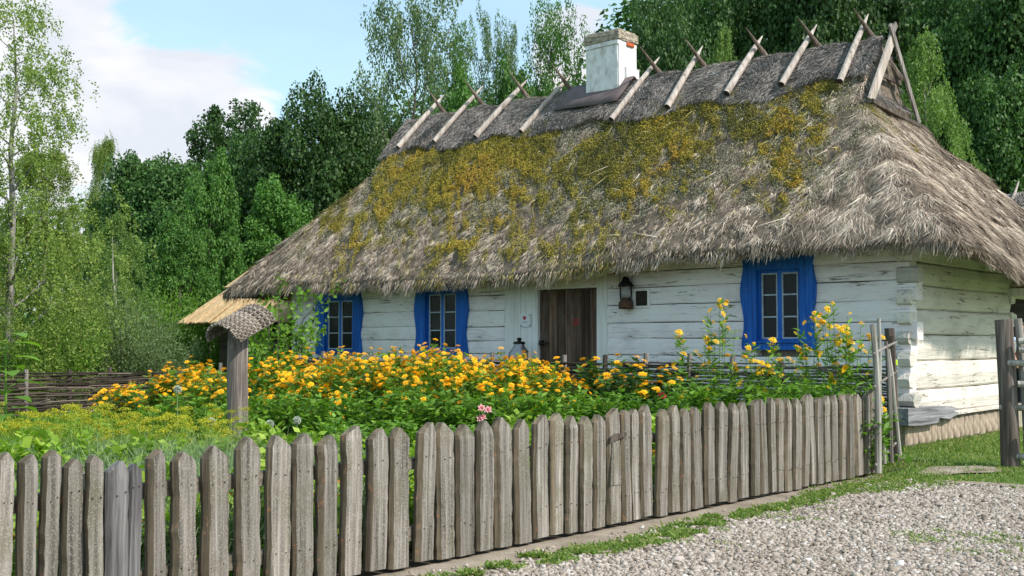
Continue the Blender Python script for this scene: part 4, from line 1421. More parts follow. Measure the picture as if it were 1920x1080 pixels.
for y in (2.62, 4.5, 6.4, 8.3, 10.3):
    MB().box((XFN - .17, y - .05, -.05), (XFN - .08, y + .05, .70)).build('fence_post', M['greywood'], fence)
# mended patch: small cross board on the wide picket
MB().prism([(6.40, .60), (6.60, .64), (6.60, .665), (6.46, .66), (6.41, .64)], XFN + .035, XFN + .047, 'x').build('repair_cleat', M['darkpost'], fence)
MB().prism([(6.41, .30), (6.54, .30), (6.53, .595), (6.43, .598)], XFN + .035, XFN + .044, 'x').build('repair_board', M['picket'], fence)


# ------------------------------------------------------------------ wattle fences
def wattle(name, p0, p1, h, z0, label, seed, nst, d_rod=.026, dens=1.0, bushy=0.0):
    p0 = Vector((p0[0], p0[1], 0)); p1 = Vector((p1[0], p1[1], 0))
    L = (p1 - p0).length; d = (p1 - p0).normalized(); nv = Vector((-d.y, d.x, 0))
    base = (p0 + p1) / 2
    e = empty(name, base, label, 'wattle fence')
    r = random.Random(seed)
    sp = L / nst
    for i in range(nst + 1):
        q = p0 + d * (i * sp)
        hh = h + r.uniform(.04, .13)
        lean = Vector((r.uniform(-.03, .03), r.uniform(-.03, .03), 0))
        MB().tube([q + Vector((0, 0, -.05)), q + lean * .5 + Vector((0, 0, hh * .5)), q + lean + Vector((0, 0, hh))], [.040, .038, .036], 7).build('stake', M['greywood'] if r.random() < .6 else M['darkpost'], e, loc=q)
    mb = MB()
    rows = int((h - z0) / (d_rod * .92) * dens)
    for k in range(rows):
        z = z0 + (h - z0) * k / rows
        s = -r.uniform(0, 1.2)
        while s < L:
            ln_ = r.uniform(1.4, 2.8)
            pts = []; m_ = max(5, int(ln_ / (sp / 4)))
            ph = k % 2
            a0 = max(0, s); a1 = min(L, s + ln_)
            if a1 - a0 > .2:
                m_ = max(3, int((a1 - a0) / (sp / 4)))
                zz = z + r.uniform(-.02, .02); sl = r.uniform(-.02, .03)
                sag = r.uniform(-.02, .02)
                for j in range(m_ + 1):
                    a = a0 + (a1 - a0) * j / m_
                    off_ = .036 * math.cos(a / sp * math.pi + ph * math.pi)
                    pts.append(p0 + d * a + nv * (off_ + r.uniform(-.005, .005)) + Vector((0, 0, zz + sl * (j / m_ - .5) + sag * math.sin(j / m_ * 3.14) + r.uniform(-.004, .004))))
                rr = d_rod / 2 * r.uniform(.45, 1.1)
                mb.tube(pts, [rr * (1 - .4 * j / m_) for j in range(m_ + 1)], 5, tint=min(1, max(0, r.gauss(.45, .28))), cap=True)
            s += ln_ * r.uniform(.8, 1.0)
    o = mb.build('woven_rods', M['rod'], e)
    tag(o, kind='stuff')
    return e


wattle('wattle_fence', (-17.6, 12.4), (-5.35, 12.4), 1.06, .18, 'woven wattle fence standing between flower bed and the cottage front', 3, 18, .036, 1.75)
wattle('wattle_fence', (-18.5, 6.3), (-18.5, 12.3), .82, .0, 'dark woven wattle fence below the bushes on the left', 8, 8, .036, 1.9)
wattle('wattle_fence', (-18.5, 3.2), (-18.5, 6.2), .80, .0, 'far left end of woven wattle fence behind the big-leaved plant', 9, 4, .036, 1.9)

# ------------------------------------------------------------------ post with wicker cap
pc = at(446, 700, 11.5)
wp = empty('garden_post', (pc[0], pc[1], 0), 'stout grey wooden post with woven wicker cap in garden', 'post')
MB().tube([(pc[0], pc[1], -.05), (pc[0] + .01, pc[1], .5), (pc[0] - .01, pc[1], 1.0), (pc[0], pc[1], 1.5)], [.112, .108, .106, .106], 14).build('post_trunk', M['postwood'], wp, smooth=True)
# cap: bent wicker mat, an arch whose axis points down towards the viewer
capc = Vector((pc[0] + .03, pc[1], 1.47))
ax = (Vector(CR) * .60 - Vector((CF[0], CF[1], 0)) * .62)
ax.z = 0; ax.normalize()
ax = (Vector(-CR) * .55 - Vector((CF[0], CF[1], 0)) * .83); ax.z = 0; ax.normalize()
sd_ = Vector((-ax.y, ax.x, 0))
axt = (ax * math.cos(.42) - Vector((0, 0, 1)) * math.sin(.42)).normalized()
upv = sd_.cross(axt).normalized()
if upv.z < 0:
    upv = -upv
mb = MB(); r = random.Random(5)


def capp(u, s, extra=0):
    # u -1..1 around the arch, s 0..1 along
    a = u * 1.50
    return capc + sd_ * math.sin(a) * (.235 + extra) + upv * (math.cos(a) * (.20 + extra) - .06) + axt * ((s - .5) * .50)


NA, NS = 26, 15
for j in range(NS + 1):
    pts = []
    for i in range(NA * 2 + 1):
        u = -1 + i / NA
        pts.append(capp(u, j / NS, .010 * math.cos(i * math.pi / 2 + j * math.pi)))
    mb.tube(pts, .0145, 5, tint=min(1, max(0, r.gauss(.5, .22))))
o = mb.build('wicker_weft', M['wicker'], wp)
mb = MB()
for i in range(NA + 1):
    u = -1 + 2 * i / NA
    mb.tube([capp(u, -.04 + r.uniform(-.03, .03)), capp(u, .5), capp(u, 1.04 + r.uniform(-.03, .03))], .0085, 5, tint=min(1, max(0, r.gauss(.6, .2))))
mb.build('wicker_rib', M['wicker'], wp)

# ------------------------------------------------------------------ gate and posts on the right
gp = empty('gate_post', (-5.33, 12.42, 0), 'slim dark gate post with lime tape beside the cottage corner', 'gate post')
MB().tube([(-5.33, 12.42, -.05), (-5.335, 12.42, .7), (-5.35, 12.40, 1.48)], [.066, .062, .055], 9).build('post', M['darkpost'], gp)
MB().tube([(-5.336, 12.42, 1.06), (-5.337, 12.42, 1.12)], .0665, 9).build('tape', M['tape'], gp)
lg = empty('pole_gate', (-5.05, 11.6, 0), 'open gate of thin upright poles at the picket fence end', 'gate')
r = random.Random(2)
for i, (a, b_, rad, mat) in enumerate((((1643, 885, 11.03), (1636, 608), .036, 'palepole'), ((1655, 868, 11.3), (1648, 597), .022, 'palepole'), ((1668, 866, 11.6), (1661, 640), .024, 'greywood'), ((1684, 852, 11.9), (1666, 655), .022, 'palepole'), ((1676, 850, 12.1), (1672, 630), .03, 'darkpost'))):
    A_ = at(a[0], 645, a[2]); B_ = at(b_[0], b_[1], a[2])
    A_ = Vector((A_[0], A_[1], EYE - (a[1] - 645) / FPX * a[2])); B_ = Vector(B_)
    Mi = A_.lerp(B_, .5) + Vector((r.uniform(-.02, .02), r.uniform(-.02, .02), 0))
    MB().tube([A_, A_.lerp(Mi, .5), Mi, Mi.lerp(B_, .5) + Vector((.008, 0, 0)), B_], [rad, rad * .97, rad * .94, rad * .9, rad * .8], 8).build('upright_pole', M[mat], lg, loc=A_)
for z in (.17, .55, .93, 1.25):
    a = Vector(at(1637, 645, 10.95)); b_ = Vector(at(1681, 645, 12.25))
    a.z = z - .05; b_.z = z + .07 + r.uniform(-.03, .05)
    MB().tube([a, a.lerp(b_, .5) + Vector((.01, 0, .01)), b_], [.015, .014, .012], 7).build('cross_stick', M['greywood'], lg, loc=a)
rp = empty('gate_post', (-4.02, 12.40, 0), 'thick dark gate post at the right edge of the yard', 'gate post')
MB().tube([(-4.06, 12.42, -.05), (-4.07, 12.42, .8), (-4.10, 12.42, 1.56)], [.098, .093, .090], 14, mi_cap=1).build('post', [M['gatewood'], M['greywood']], rp)
rg = empty('rail_gate', (-3.6, 12.5, 0), 'grey gate of horizontal poles tied to the thick post', 'gate')
MB().tube([(-3.90, 12.50, .0), (-3.92, 12.50, .8), (-3.98, 12.50, 1.57)], [.045, .045, .04], 9).build('upright_pole', M['palepole'], rg, loc=(-3.9, 12.5, 0))
MB().tube([(-2.6, 13.0, .0), (-2.6, 13.0, 1.5)], .05, 9).build('upright_pole', M['palepole'], rg, loc=(-2.6, 13, 0))
for z, x0_ in ((1.33, -3.93), (1.24, -3.93), (1.10, -4.05), (.88, -3.95), (.63, -4.14), (.36, -3.90), (.12, -4.10)):
    MB().tube([(x0_, 12.36, z), (x0_ + .6, 12.55, z + r.uniform(-.03, .02)), (-2.55, 12.98, z + r.uniform(-.03, .05))], [.034, .030, .026], 8).build('rail', M['palepole'], rg, loc=(x0_, 12.36, z))

# ------------------------------------------------------------------ shed with new board roof
sh = empty('board_roofed_shed', (-22.3, 16.2, 0), 'small dark shed with new pale pine board roof left of the cottage', 'shed')
MB().box((-23.1, 15.3, 0), (-19.6, 17.3, 1.85)).build('wall', M['barnlog'], sh)
ex0, ex1, ey0, ey1, ez = -24.05, -18.9, 14.75, 17.9, 1.80
rx0, rx1, rz_ = -23.45, -20.0, 3.0
ym = (ey0 + ey1) / 2
nb = 30
for i in range(nb):
    a = i / nb; b_ = (i + .92) / nb
    x0_, x1_ = ex0 + (ex1 - ex0) * a, ex0 + (ex1 - ex0) * b_
    t0_, t1_ = rx0 + (rx1 - rx0) * a, rx0 + (rx1 - rx0) * b_
    dz = rnd.uniform(-.006, .008) + (.012 if i % 2 else 0)
    ye = ey0 - rnd.uniform(0, .05)
    V = [(x0_, ye, ez + dz), (x1_, ye, ez + dz), (t1_, ym, rz_ + dz), (t0_, ym, rz_ + dz)]
    V2 = [(x, y, z - .03) for x, y, z in V]
    MB().add(V + V2, [(0, 1, 2, 3), (7, 6, 5, 4), (0, 4, 5, 1), (1, 5, 6, 2), (2, 6, 7, 3), (3, 7, 4, 0)]).build('roof_board', M['freshboard'], sh, loc=V[0])
mb = MB()
mb.add([(ex0 + .004, ey0, ez - .02), (ex0 + .004, ey1, ez - .02), (rx0, ym, rz_ - .02)], [(0, 1, 2)])
mb.add([(ex0, ey1, ez), (ex1, ey1, ez), (rx1, ym, rz_), (rx0, ym, rz_)], [(0, 1, 2, 3)])
mb.add([(ex0 + .01, ey0 + .01, ez - .035), (ex1, ey0 + .01, ez - .035), (ex1, ey1 - .01, ez - .035), (ex0 + .01, ey1 - .01, ez - .035)], [(0, 1, 2, 3)])
mb.build('roof_boarding', M['freshboard'], sh)
V = [(rx0 - .35, ym - .45, rz_ - .30), (rx1, ym - .45, rz_ - .30), (rx1, ym, rz_ + .16), (rx0 + .1, ym, rz_ + .16), (rx0 - .35, ym + .45, rz_ - .30), (rx1, ym + .45, rz_ - .30)]
MB().add(V, [(0, 1, 2, 3), (3, 2, 5, 4), (0, 3, 4), (0, 4, 5, 1), (1, 5, 2)]).build('roof_hood', M['freshboard'], sh)

# ------------------------------------------------------------------ neighbouring thatched barn behind, right
bc = at(1960, 640, 36)
nb_ = empty('thatched_barn', (bc[0], bc[1], 0), 'dark log barn with grey thatch behind the cottage at right', 'barn')
bx, by = bc[0], bc[1]
MB().box((bx - 2.6, by - 1.5, 0), (bx + 6, by + 3.0, 3.6)).build('wall', M['barnlog'], nb_)
nx, ny = 40, 24
xs = np.linspace(-3.4, 6.6, nx); ys = np.linspace(-2.3, 3.9, ny)
XX, YY = np.meshgrid(xs, ys)
Z = 3.4 + np.minimum(.95 * (YY + 2.3), .95 * (3.9 - YY))
Z = smin(Z, 3.4 + 1.9 * (XX + 3.4), .3) + .16 * (fbm(XX * 1.5, YY * 1.5, 2, 3) - .5)
top = np.stack([XX + bx, YY + by, Z], -1).reshape(-1, 3); low = top - np.array([0, 0, .3])
idx = np.arange(nx * ny).reshape(ny, nx)
A = np.stack([idx[:-1, :-1], idx[:-1, 1:], idx[1:, 1:], idx[1:, :-1]], -1).reshape(-1, 4)
ring = np.concatenate([idx[0, :], idx[1:, -1], idx[-1, -2::-1], idx[-2:0:-1, 0]]); rn = np.roll(ring, -1)
Cc = np.stack([rn, ring, ring + nx * ny, rn + nx * ny], -1)
br = obj('thatch_roof', make_mesh('thatch_roof', np.concatenate([top, low]), np.concatenate([A, A[:, ::-1] + nx * ny, Cc]), M['thatch_base'], smooth=True), nb_)
n = 26000
x = rs.uniform(-3.4, 4, n); y = rs.uniform(-2.3, 1.2, n)
z = 3.4 + np.minimum(.95 * (y + 2.3), .95 * (3.9 - y)); z = smin(z, 3.4 + 1.9 * (x + 3.4), .3) + .16 * (fbm(x * 1.5, y * 1.5, 2, 3) - .5)
P = np.stack([x + bx, y + by, z + .02], 1)
d = norm(np.array([[0, -.64, -.77]]) + rs.normal(size=(n, 3)) * .22)
o = obj('straw', leaf_mesh('straw', P, d * .4, perp(rs, d) * .012, rs.uniform(0, .9, n), M['ridge_straw'], 'strip'), br)
tag(o, kind='stuff')
for dx_ in (-1.35, .2, 1.9):
    MB().tube([(bx + dx_, by - .3, 5.4), (bx + dx_ + .25, by + .55, 6.05), (bx + dx_ + .35, by + .95, 6.75)], [.075, .07, .02], 7).build('ridge_pole', M['ridgepole'], nb_)

# ------------------------------------------------------------------ trees
TREES = {}


def trunk_mesh(mb, H, r0, rr, nl, spread, up, start=.25, bendy=.04):
    pts = [(rr.normal() * bendy * H * i / 6 * .5, rr.normal() * bendy * H * i / 6 * .5, H * i / 6) for i in range(7)]
    pts[0] = (0, 0, -.3)
    mb.tube(pts, [r0 * (1 - .86 * i / 6) * (1.25 if i == 0 else 1) for i in range(7)], 8)
    ends = []
    for k in range(nl):
        f = start + (1 - start) * (k + .5) / nl * .92
        i = min(5, int(f * 6)); u = f * 6 - i
        p = np.array(pts[i]) * (1 - u) + np.array(pts[i + 1]) * u
        a = k * 2.4 + rr.rand() * .8
        L = spread * (1 - .55 * f) * rr.uniform(.7, 1.1)
        e = p + np.array([math.cos(a) * L, math.sin(a) * L, L * up * rr.uniform(.7, 1.3)])
        m_ = (p + e) / 2 + np.array([0, 0, -.05 * L])
        r1 = r0 * (1 - .8 * f) * .45
        mb.tube([p, m_, e], [r1, r1 * .6, r1 * .2], 5, cap=False)
        ends.append((p, m_, e))
    return pts, ends


def scatter_leaves(rs_, C, R, cnt, size, upb=.35, flat=1.0, asp=.38, dens_shell=True):
    """leaves on lumpy shells around centres C with radii R"""
    n = len(C) * cnt
    ci = np.repeat(np.arange(len(C)), cnt)
    d = norm(rs_.normal(size=(n, 3)) * (.85, .85, .75) + np.array([0, 0, upb]))
    rad = R[ci] * (1.08 - .55 * rs_.rand(n) ** 2.2 if dens_shell else rs_.rand(n) ** .5)
    P = C[ci] + d * rad[:, None] * np.array([1, 1, flat])
    nn_ = norm(d * .9 + rs_.normal(size=(n, 3)) * .65 + np.array([0, 0, .35]))
    D = perp(rs_, nn_)
    D[:, 2] -= .12
    D = norm(D)
    S = norm(np.cross(nn_, D))
    sz = size * rs_.uniform(.65, 1.3, n)
    tn = np.clip(rs_.normal(.45, .22, n) + .25 * (rs_.rand(len(C))[ci] - .5), 0, 1)
    return P, D * sz[:, None], S * (sz * asp)[:, None], tn


def tree_proto(kind, seed, fn):
    rr = np.random.RandomState(seed)
    mb = MB()
    P, D, S, T, bark, leaf = fn(rr, mb)
    tm = mb.mesh('trunk', bark, smooth=True)
    cm_ = leaf_mesh('crown', P, D, S, T, leaf)
    TREES[kind] = (tm, cm_)


def oak(leafmat, H=12.0, rx=4.3, rz=4.6, zc=7.2, nl=125, cnt=330, size=.20, lump=(.7, 1.2), taper=.0, dens=1):
    def fn(rr, mb):
        trunk_mesh(mb, H * .8, .26, rr, 12, rx * .85, .7)
        C = []
        while len(C) < nl:
            d = rr.normal(size=3); d /= np.linalg.norm(d)
            if d[2] < -.75:
                continue
            f = rr.uniform(.35, 1.0) ** .45
            p = np.array([d[0] * rx * f, d[1] * rx * f, zc + d[2] * rz * f])
            hgt = (p[2] - (zc - rz)) / (2 * rz)
            if taper:
                k_ = 1 - taper * max(0, hgt - .3) / .7
                p[0] *= k_; p[1] *= k_
            p[0] += rr.normal() * .3; p[2] += rr.normal() * .35
            C.append(p)
        C = np.array(C); R = rr.uniform(lump[0], lump[1], nl)
        a = scatter_leaves(rr, C, R, cnt, size)
        # stray twigs on the outline
        C2 = C + norm(C - np.array([0, 0, zc])) * R[:, None] * 1.05
        b_ = scatter_leaves(rr, C2, np.full(nl, .38), 40, size * .9)
        return [np.concatenate([u, v]) for u, v in zip(a, b_)] + [M['bark'], leafmat]
    return fn


def birch(leafmat, H=10.0, rx=2.4, strands=900, per=34, size=.075, droop=1.0, low=.12, barkm='birchbark', up=.8, gap=.5, pw=.85, prf=(.55, 1.0, .95, .80, .55, .20, .04), spr=1.0):
    def fn(rr, mb):
        pts, ends = trunk_mesh(mb, H * .94, .13, rr, 26, rx * .55, up, .15, .02)
        Ps = []; Ds = []; Ss = []; Ts = []
        # branch clumps: strands hang from points spread round the crown profile
        nb = 70
        bz = low + (1 - low) * rr.rand(nb) ** pw
        prof = np.interp(bz, [low, .30, .48, .62, .8, .95, 1.0], prf)
        ba = rr.rand(nb) * 6.28
        br_ = rx * prof * np.sqrt(rr.uniform(.08, 1, nb))
        bc_ = np.stack([np.cos(ba) * br_, np.sin(ba) * br_, bz * H], 1)
        which = rr.randint(0, nb, strands)
        st = bc_[which] + rr.normal(size=(strands, 3)) * np.array([.32, .32, .30]) * spr * (.35 + .65 * prof[which])[:, None] * rx / 2.4
        outw = norm(st * np.array([1, 1, 0]) + 1e-3)
        L = rr.uniform(.35, .95, strands) * droop
        tt = np.tile(np.linspace(0, 1, per), (strands, 1)) + rr.uniform(-.02, .02, (strands, per))
        P = st[:, None, :] + outw[:, None, :] * (.30 * np.sin(tt * 1.6))[..., None] * L[:, None, None] + np.array([0, 0, -1.0]) * (tt ** 1.4 * L[:, None])[..., None]
        P = P.reshape(-1, 3) + rr.normal(size=(strands * per, 3)) * .05
        n_ = len(P)
        D = norm(rr.normal(size=(n_, 3)) * .7 + np.array([0, 0, -.55]))
        sz = size * rr.uniform(.6, 1.3, n_)
        S = perp(rr, D) * (sz * .36)[:, None]
        T = np.clip(rr.normal(.5, .2, n_) + np.repeat(rr.normal(0, .1, strands), per), 0, 1)
        return [P, D * sz[:, None], S, T, M[barkm], leafmat]
    return fn


def aspen(leafmat, H=12.0, rx=3.4, size=.12):
    def fn(rr, mb):
        pts, ends = trunk_mesh(mb, H * .95, .20, rr, 22, rx * 1.5, .85, .16, .04)
        C = []; R = []
        for p, m_, e in ends:
            for f in (.45, .65, .82, 1.0):
                q = p + (e - p) * f
                for _ in range(2):
                    C.append(q + rr.normal(size=3) * np.array([.32, .32, .38])); R.append(rr.uniform(.22, .48))
                # side sprays
                q2 = q + rr.normal(size=3) * .5
                C.append(q2 + np.array([0, 0, .35])); R.append(rr.uniform(.22, .42))
        for f in np.linspace(.6, 1.02, 12):
            C.append(np.array([pts[-1][0] * f, pts[-1][1] * f, H * f]) + rr.normal(size=3) * .25); R.append(.35)
        a = scatter_leaves(rr, np.array(C), np.array(R), 80, size, .1, 1.3)
        return list(a) + [M['bark'], leafmat]
    return fn


def bush(leafmat, H=3.0, rx=1.6, n_st=46, per=60, size=.10, long=.22):
    def fn(rr, mb):
        Ps = []
        Dl = []
        for k in range(n_st):
            a = rr.rand() * 6.28; o_ = rr.rand() ** .5
            L = H * rr.uniform(.65, 1.05) * (1 - .25 * o_)
            dx_ = np.array([math.cos(a), math.sin(a), 0]) * o_ * rx
            p0 = dx_ * .25; p2 = dx_ + np.array([0, 0, L]); p1 = dx_ * .55 + np.array([0, 0, L * .55])
            if k % 3 == 0:
                mb.tube([p0, p1, p2], [.025, .015, .005], 4, cap=False)
            t_ = np.linspace(.12, 1, per)[:, None]
            c = (1 - t_) ** 2 * p0 + 2 * t_ * (1 - t_) * p1 + t_ ** 2 * p2
            for _ in range(3):
                Ps.append(c + rr.normal(size=(per, 3)) * np.array([.13, .13, .08]) * rx / 1.6)
                Dl.append(np.tile((p2 - p1) / np.linalg.norm(p2 - p1), (per, 1)))
        P = np.concatenate(Ps); A_ = np.concatenate(Dl); n_ = len(P)
        D = norm(A_ * .5 + rr.normal(size=(n_, 3)) * .7)
        sz = size * rr.uniform(.6, 1.3, n_)
        return [P, D * sz[:, None], perp(rr, D) * (sz * long)[:, None], np.clip(rr.normal(.5, .22, n_), 0, 1), M['bark'], leafmat]
    return fn


tree_proto('oak_a', 1, oak(M['lf_oak']))
tree_proto('oak_b', 2, oak(M['lf_oak'], rx=3.6, rz=5.0, zc=7.0, taper=.45, nl=115))
tree_proto('mid_a', 3, oak(M['lf_mid'], rx=3.2, rz=5.0, zc=6.8, nl=110, taper=.5, lump=(.4, .85), cnt=220))
tree_proto('birch_big', 4, birch(M['lf_birch'], H=10, rx=2.6, strands=2300, per=42, size=.062, pw=1.75, droop=.75, prf=(.9, 1.1, 1.0, .55, .42, .26, .10), spr=1.15))
tree_proto('birch_airy', 18, birch(M['lf_birch'], H=10, rx=2.6, strands=1250, per=34, size=.065, pw=1.9, droop=.6, prf=(.9, 1.1, 1.0, .65, .50, .32, .12), spr=1.5))
tree_proto('birch_slim', 5, birch(M['lf_birch2'], H=10, rx=2.3, strands=1300, per=30, size=.085, droop=.8, up=1.1, pw=1.1))
tree_proto('aspen_a', 6, aspen(M['lf_aspen']))
tree_proto('aspen_b', 7, aspen(M['lf_mid'], rx=3.0))
tree_proto('loose_oak', 17, aspen(M['lf_oak'], rx=2.6, size=.17))
tree_proto('bush_a', 8, bush(M['lf_bush']))
tree_proto('willow', 9, bush(M['lf_willow'], H=3.2, rx=1.9, n_st=60, per=60, size=.13, long=.13))
PROTO_H = {'oak_a': 12.2, 'oak_b': 12.2, 'mid_a': 12.0, 'birch_big': 10.0, 'birch_airy': 10.0, 'birch_slim': 10.0, 'aspen_a': 12.2, 'aspen_b': 12.2, 'loose_oak': 12.2, 'bush_a': 3.1, 'willow': 3.2}
PROTO_R = {'oak_a': 5.0, 'oak_b': 4.0, 'mid_a': 3.5, 'birch_big': 2.7, 'birch_airy': 2.7, 'birch_slim': 2.3, 'aspen_a': 4.0, 'aspen_b': 3.6, 'loose_oak': 3.0, 'bush_a': 1.6, 'willow': 1.9}


def plant_tree(name, kind, px, top, hw, d, rz, label, cat='tree', group=None):
    """px, top, hw: where the photograph shows it (direction, top, half width); d: how far it stands"""
    p = at(px, 645, d)
    z0 = float(terrain(p[0], p[1]))
    ztop = EYE + (645 - top) / FPX * d
    sz = (ztop - z0) / PROTO_H[kind]
    sr = hw / FPX * d / PROTO_R[kind]
    e = empty(name, (p[0], p[1], z0), label, cat, group)
    e.rotation_euler = (0, 0, rz)
    e.scale = (sr, sr, sz)
    tm, cm_ = TREES[kind]
    o = bpy.data.objects.new('trunk' if cat == 'tree' else 'stem', tm); col.objects.link(o); o.parent = e
    o = bpy.data.objects.new('crown' if cat == 'tree' else 'foliage', cm_); col.objects.link(o); o.parent = e
    return e


G1 = 'trees behind the garden'
G2 = 'forest trees on the slope behind the cottage'
G3 = 'bushes behind the wattle fence'
T_ = plant_tree
T_('birch_tree', 'birch_airy', 15, -15, 200, 22, 0.3, 'tall pale birch at the left edge, thin top against the sky', group=G1)
T_('birch_tree', 'birch_big', 80, 275, 150, 24, 2.3, 'lower bushy birch right of the tallest pale birch', group=G1)
T_('birch_tree', 'birch_big', -90, 330, 190, 21, 4.0, 'birch cut off by the left picture edge', group=G1)
T_('birch_tree', 'birch_big', 190, 255, 70, 46, 1.1, 'small distant birch with rounded top against the cloud', group=G1)
T_('oak_tree', 'oak_b', 262, 280, 105, 42, 0.2, 'dark tree right of the distant birch, left of the split-topped one', group=G1)
T_('oak_tree', 'loose_oak', 410, 205, 100, 48, 1.0, 'dark split-topped tree with sky showing between its twigs', group=G1)
T_('oak_tree', 'oak_b', 330, 300, 110, 41, 2.0, 'dark rounded tree in front of the split-topped one', group=G1)
T_('ash_tree', 'mid_a', 392, 285, 72, 34, 0.5, 'bright mid-green young tree before the dark oaks', group=G1)
T_('ash_tree', 'mid_a', 335, 390, 70, 32, 1.9, 'low mid-green tree above the bright bush', group=G1)
T_('ash_tree', 'birch_slim', 215, 400, 80, 30, 1.9, 'light green tree just right of the large birches', group=G1)
T_('oak_tree', 'oak_a', 585, 172, 140, 40, 0.9, 'large dark oak with domed top left of the roof', group=G1)
T_('oak_tree', 'oak_b', 490, 235, 100, 42, 3.9, 'dark tree filling between split-topped tree and large oak', group=G1)
T_('oak_tree', 'oak_a', 700, 205, 110, 44, 3.1, 'dark tree behind the left end of the ridge', group=G1)
T_('ash_tree', 'mid_a', 520, 330, 90, 36, 3.0, 'mid-dark tree in front of the large oak, above the left eave', group=G1)
T_('aspen_tree', 'aspen_a', 765, -25, 118, 42, 0.4, 'tall airy aspen over the left half of the ridge', group=G1)
T_('aspen_tree', 'aspen_b', 850, 70, 85, 44, 1.7, 'green aspen right of the tallest airy aspen', group=G1)
T_('aspen_tree', 'aspen_a', 935, 35, 62, 46, 2.9, 'narrow grey aspen between two wider ones', group=G1)
T_('aspen_tree', 'aspen_b', 1035, 8, 85, 42, 4.1, 'aspen left of the chimney with bright gaps', group=G1)
T_('ash_tree', 'mid_a', 955, 110, 80, 40, 5.0, 'leafy tree behind the third and fourth ridge poles', group=G1)
T_('ash_tree', 'mid_a', 850, 150, 90, 39, 0.0, 'leafy tree behind the second ridge pole', group=G1)
T_('oak_tree', 'oak_a', 1235, -15, 105, 46, 2.2, 'dark tree just right of the chimney', group=G2)
T_('oak_tree', 'loose_oak', 1330, -30, 90, 50, 3.2, 'loose dark tree with sky gaps at the top edge', group=G2)
T_('birch_tree', 'birch_slim', 1362, 48, 75, 38, 0.7, 'light green birch behind the middle of the right ridge', group=G2)
T_('oak_tree', 'oak_a', 1450, -90, 150, 48, 0.1, 'great dark tree over the sixth and seventh ridge poles', group=G2)
T_('oak_tree', 'oak_b', 1560, -120, 130, 45, 1.3, 'tall dark tree directly behind the gable peak', group=G2)
T_('oak_tree', 'oak_a', 1700, -140, 160, 50, 2.6, 'dark tree rising behind the light birch at right', group=G2)
T_('birch_tree', 'birch_slim', 1742, 55, 98, 33, 2.2, 'tall light green birch right of the gable', group=G2)
T_('oak_tree', 'oak_a', 1830, -60, 150, 44, 3.5, 'dark tree between the light birch and the barn', group=G2)
T_('oak_tree', 'oak_b', 1930, -90, 140, 42, 4.4, 'dark tree at the right edge above the barn', group=G2)
T_('oak_tree', 'oak_a', 1290, 60, 110, 43, 4.9, 'low dark tree between chimney and light birch', group=G2)
T_('oak_tree', 'oak_b', 1880, 120, 110, 40, 5.4, 'lower dark tree just above the barn ridge', group=G2)
T_('oak_tree', 'oak_b', 2060, -60, 150, 46, 5.4, 'dark tree beyond the right edge', group=G2)
# filler wood behind all of them
rr = np.random.RandomState(77)
C = []; R = []
for px in np.arange(-250, 2150, 26):
    tp = float(np.interp(px, [-250, 100, 240, 400, 560, 640, 760, 1100, 1160, 1250, 2150], [450, 440, 400, 370, 330, 285, 215, 165, 60, -60, -150]))
    d = 56 + rr.uniform(-3, 3)
    for y_ in np.arange(tp, 660, 42):
        p = at(px + rr.uniform(-15, 15), y_ + rr.uniform(0, 30), d + rr.uniform(-2, 2))
        C.append(p); R.append(rr.uniform(.9, 1.8))
a = scatter_leaves(rr, np.array(C), np.array(R), 110, .30)
o = obj('forest', leaf_mesh('forest', *a, M['lf_oak']))
tag(o, 'dark mass of far forest behind all the single trees', 'forest', kind='stuff')

# bushes
B_ = lambda *a_, **k_: plant_tree(*a_, cat='bush', group=G3, **k_)
B_('leafy_bush', 'bush_a', 325, 500, 95, 28, 0.2, 'bright green bush left of the board-roofed shed')
B_('leafy_bush', 'bush_a', 395, 560, 60, 27.5, 1.2, 'small bright bush touching the shed roof edge')
B_('willow_bush', 'willow', 235, 540, 95, 24, 0.9, 'greyish willow bush between birches and bright bush')
B_('willow_bush', 'willow', 180, 500, 80, 25.5, 2.9, 'tall silvery willow shoots below the light green tree')
B_('willow_bush', 'willow', 300, 590, 80, 23.5, 3.9, 'low feathery willow right above the wattle fence stakes')
B_('leafy_bush', 'bush_a', 110, 560, 100, 22.5, 3.0, 'green bush under the pale birches behind the wattle')
B_('leafy_bush', 'bush_a', 20, 600, 90, 21.5, 4.4, 'low green bush at the far left behind the wattle')
# dead pale sapling
p = at(226, 645, 27)
MB().tube([(p[0], p[1], 0), (p[0] - .08, p[1], 1.6), (p[0] - .22, p[1] - .1, 2.9), (p[0] - .30, p[1] - .1, 3.9)], [.035, .03, .02, .006], 6).build('bare_sapling', M['palepole'])
tag(bpy.data.objects['bare_sapling'], 'thin pale bare trunk among the dark bushes', 'sapling')
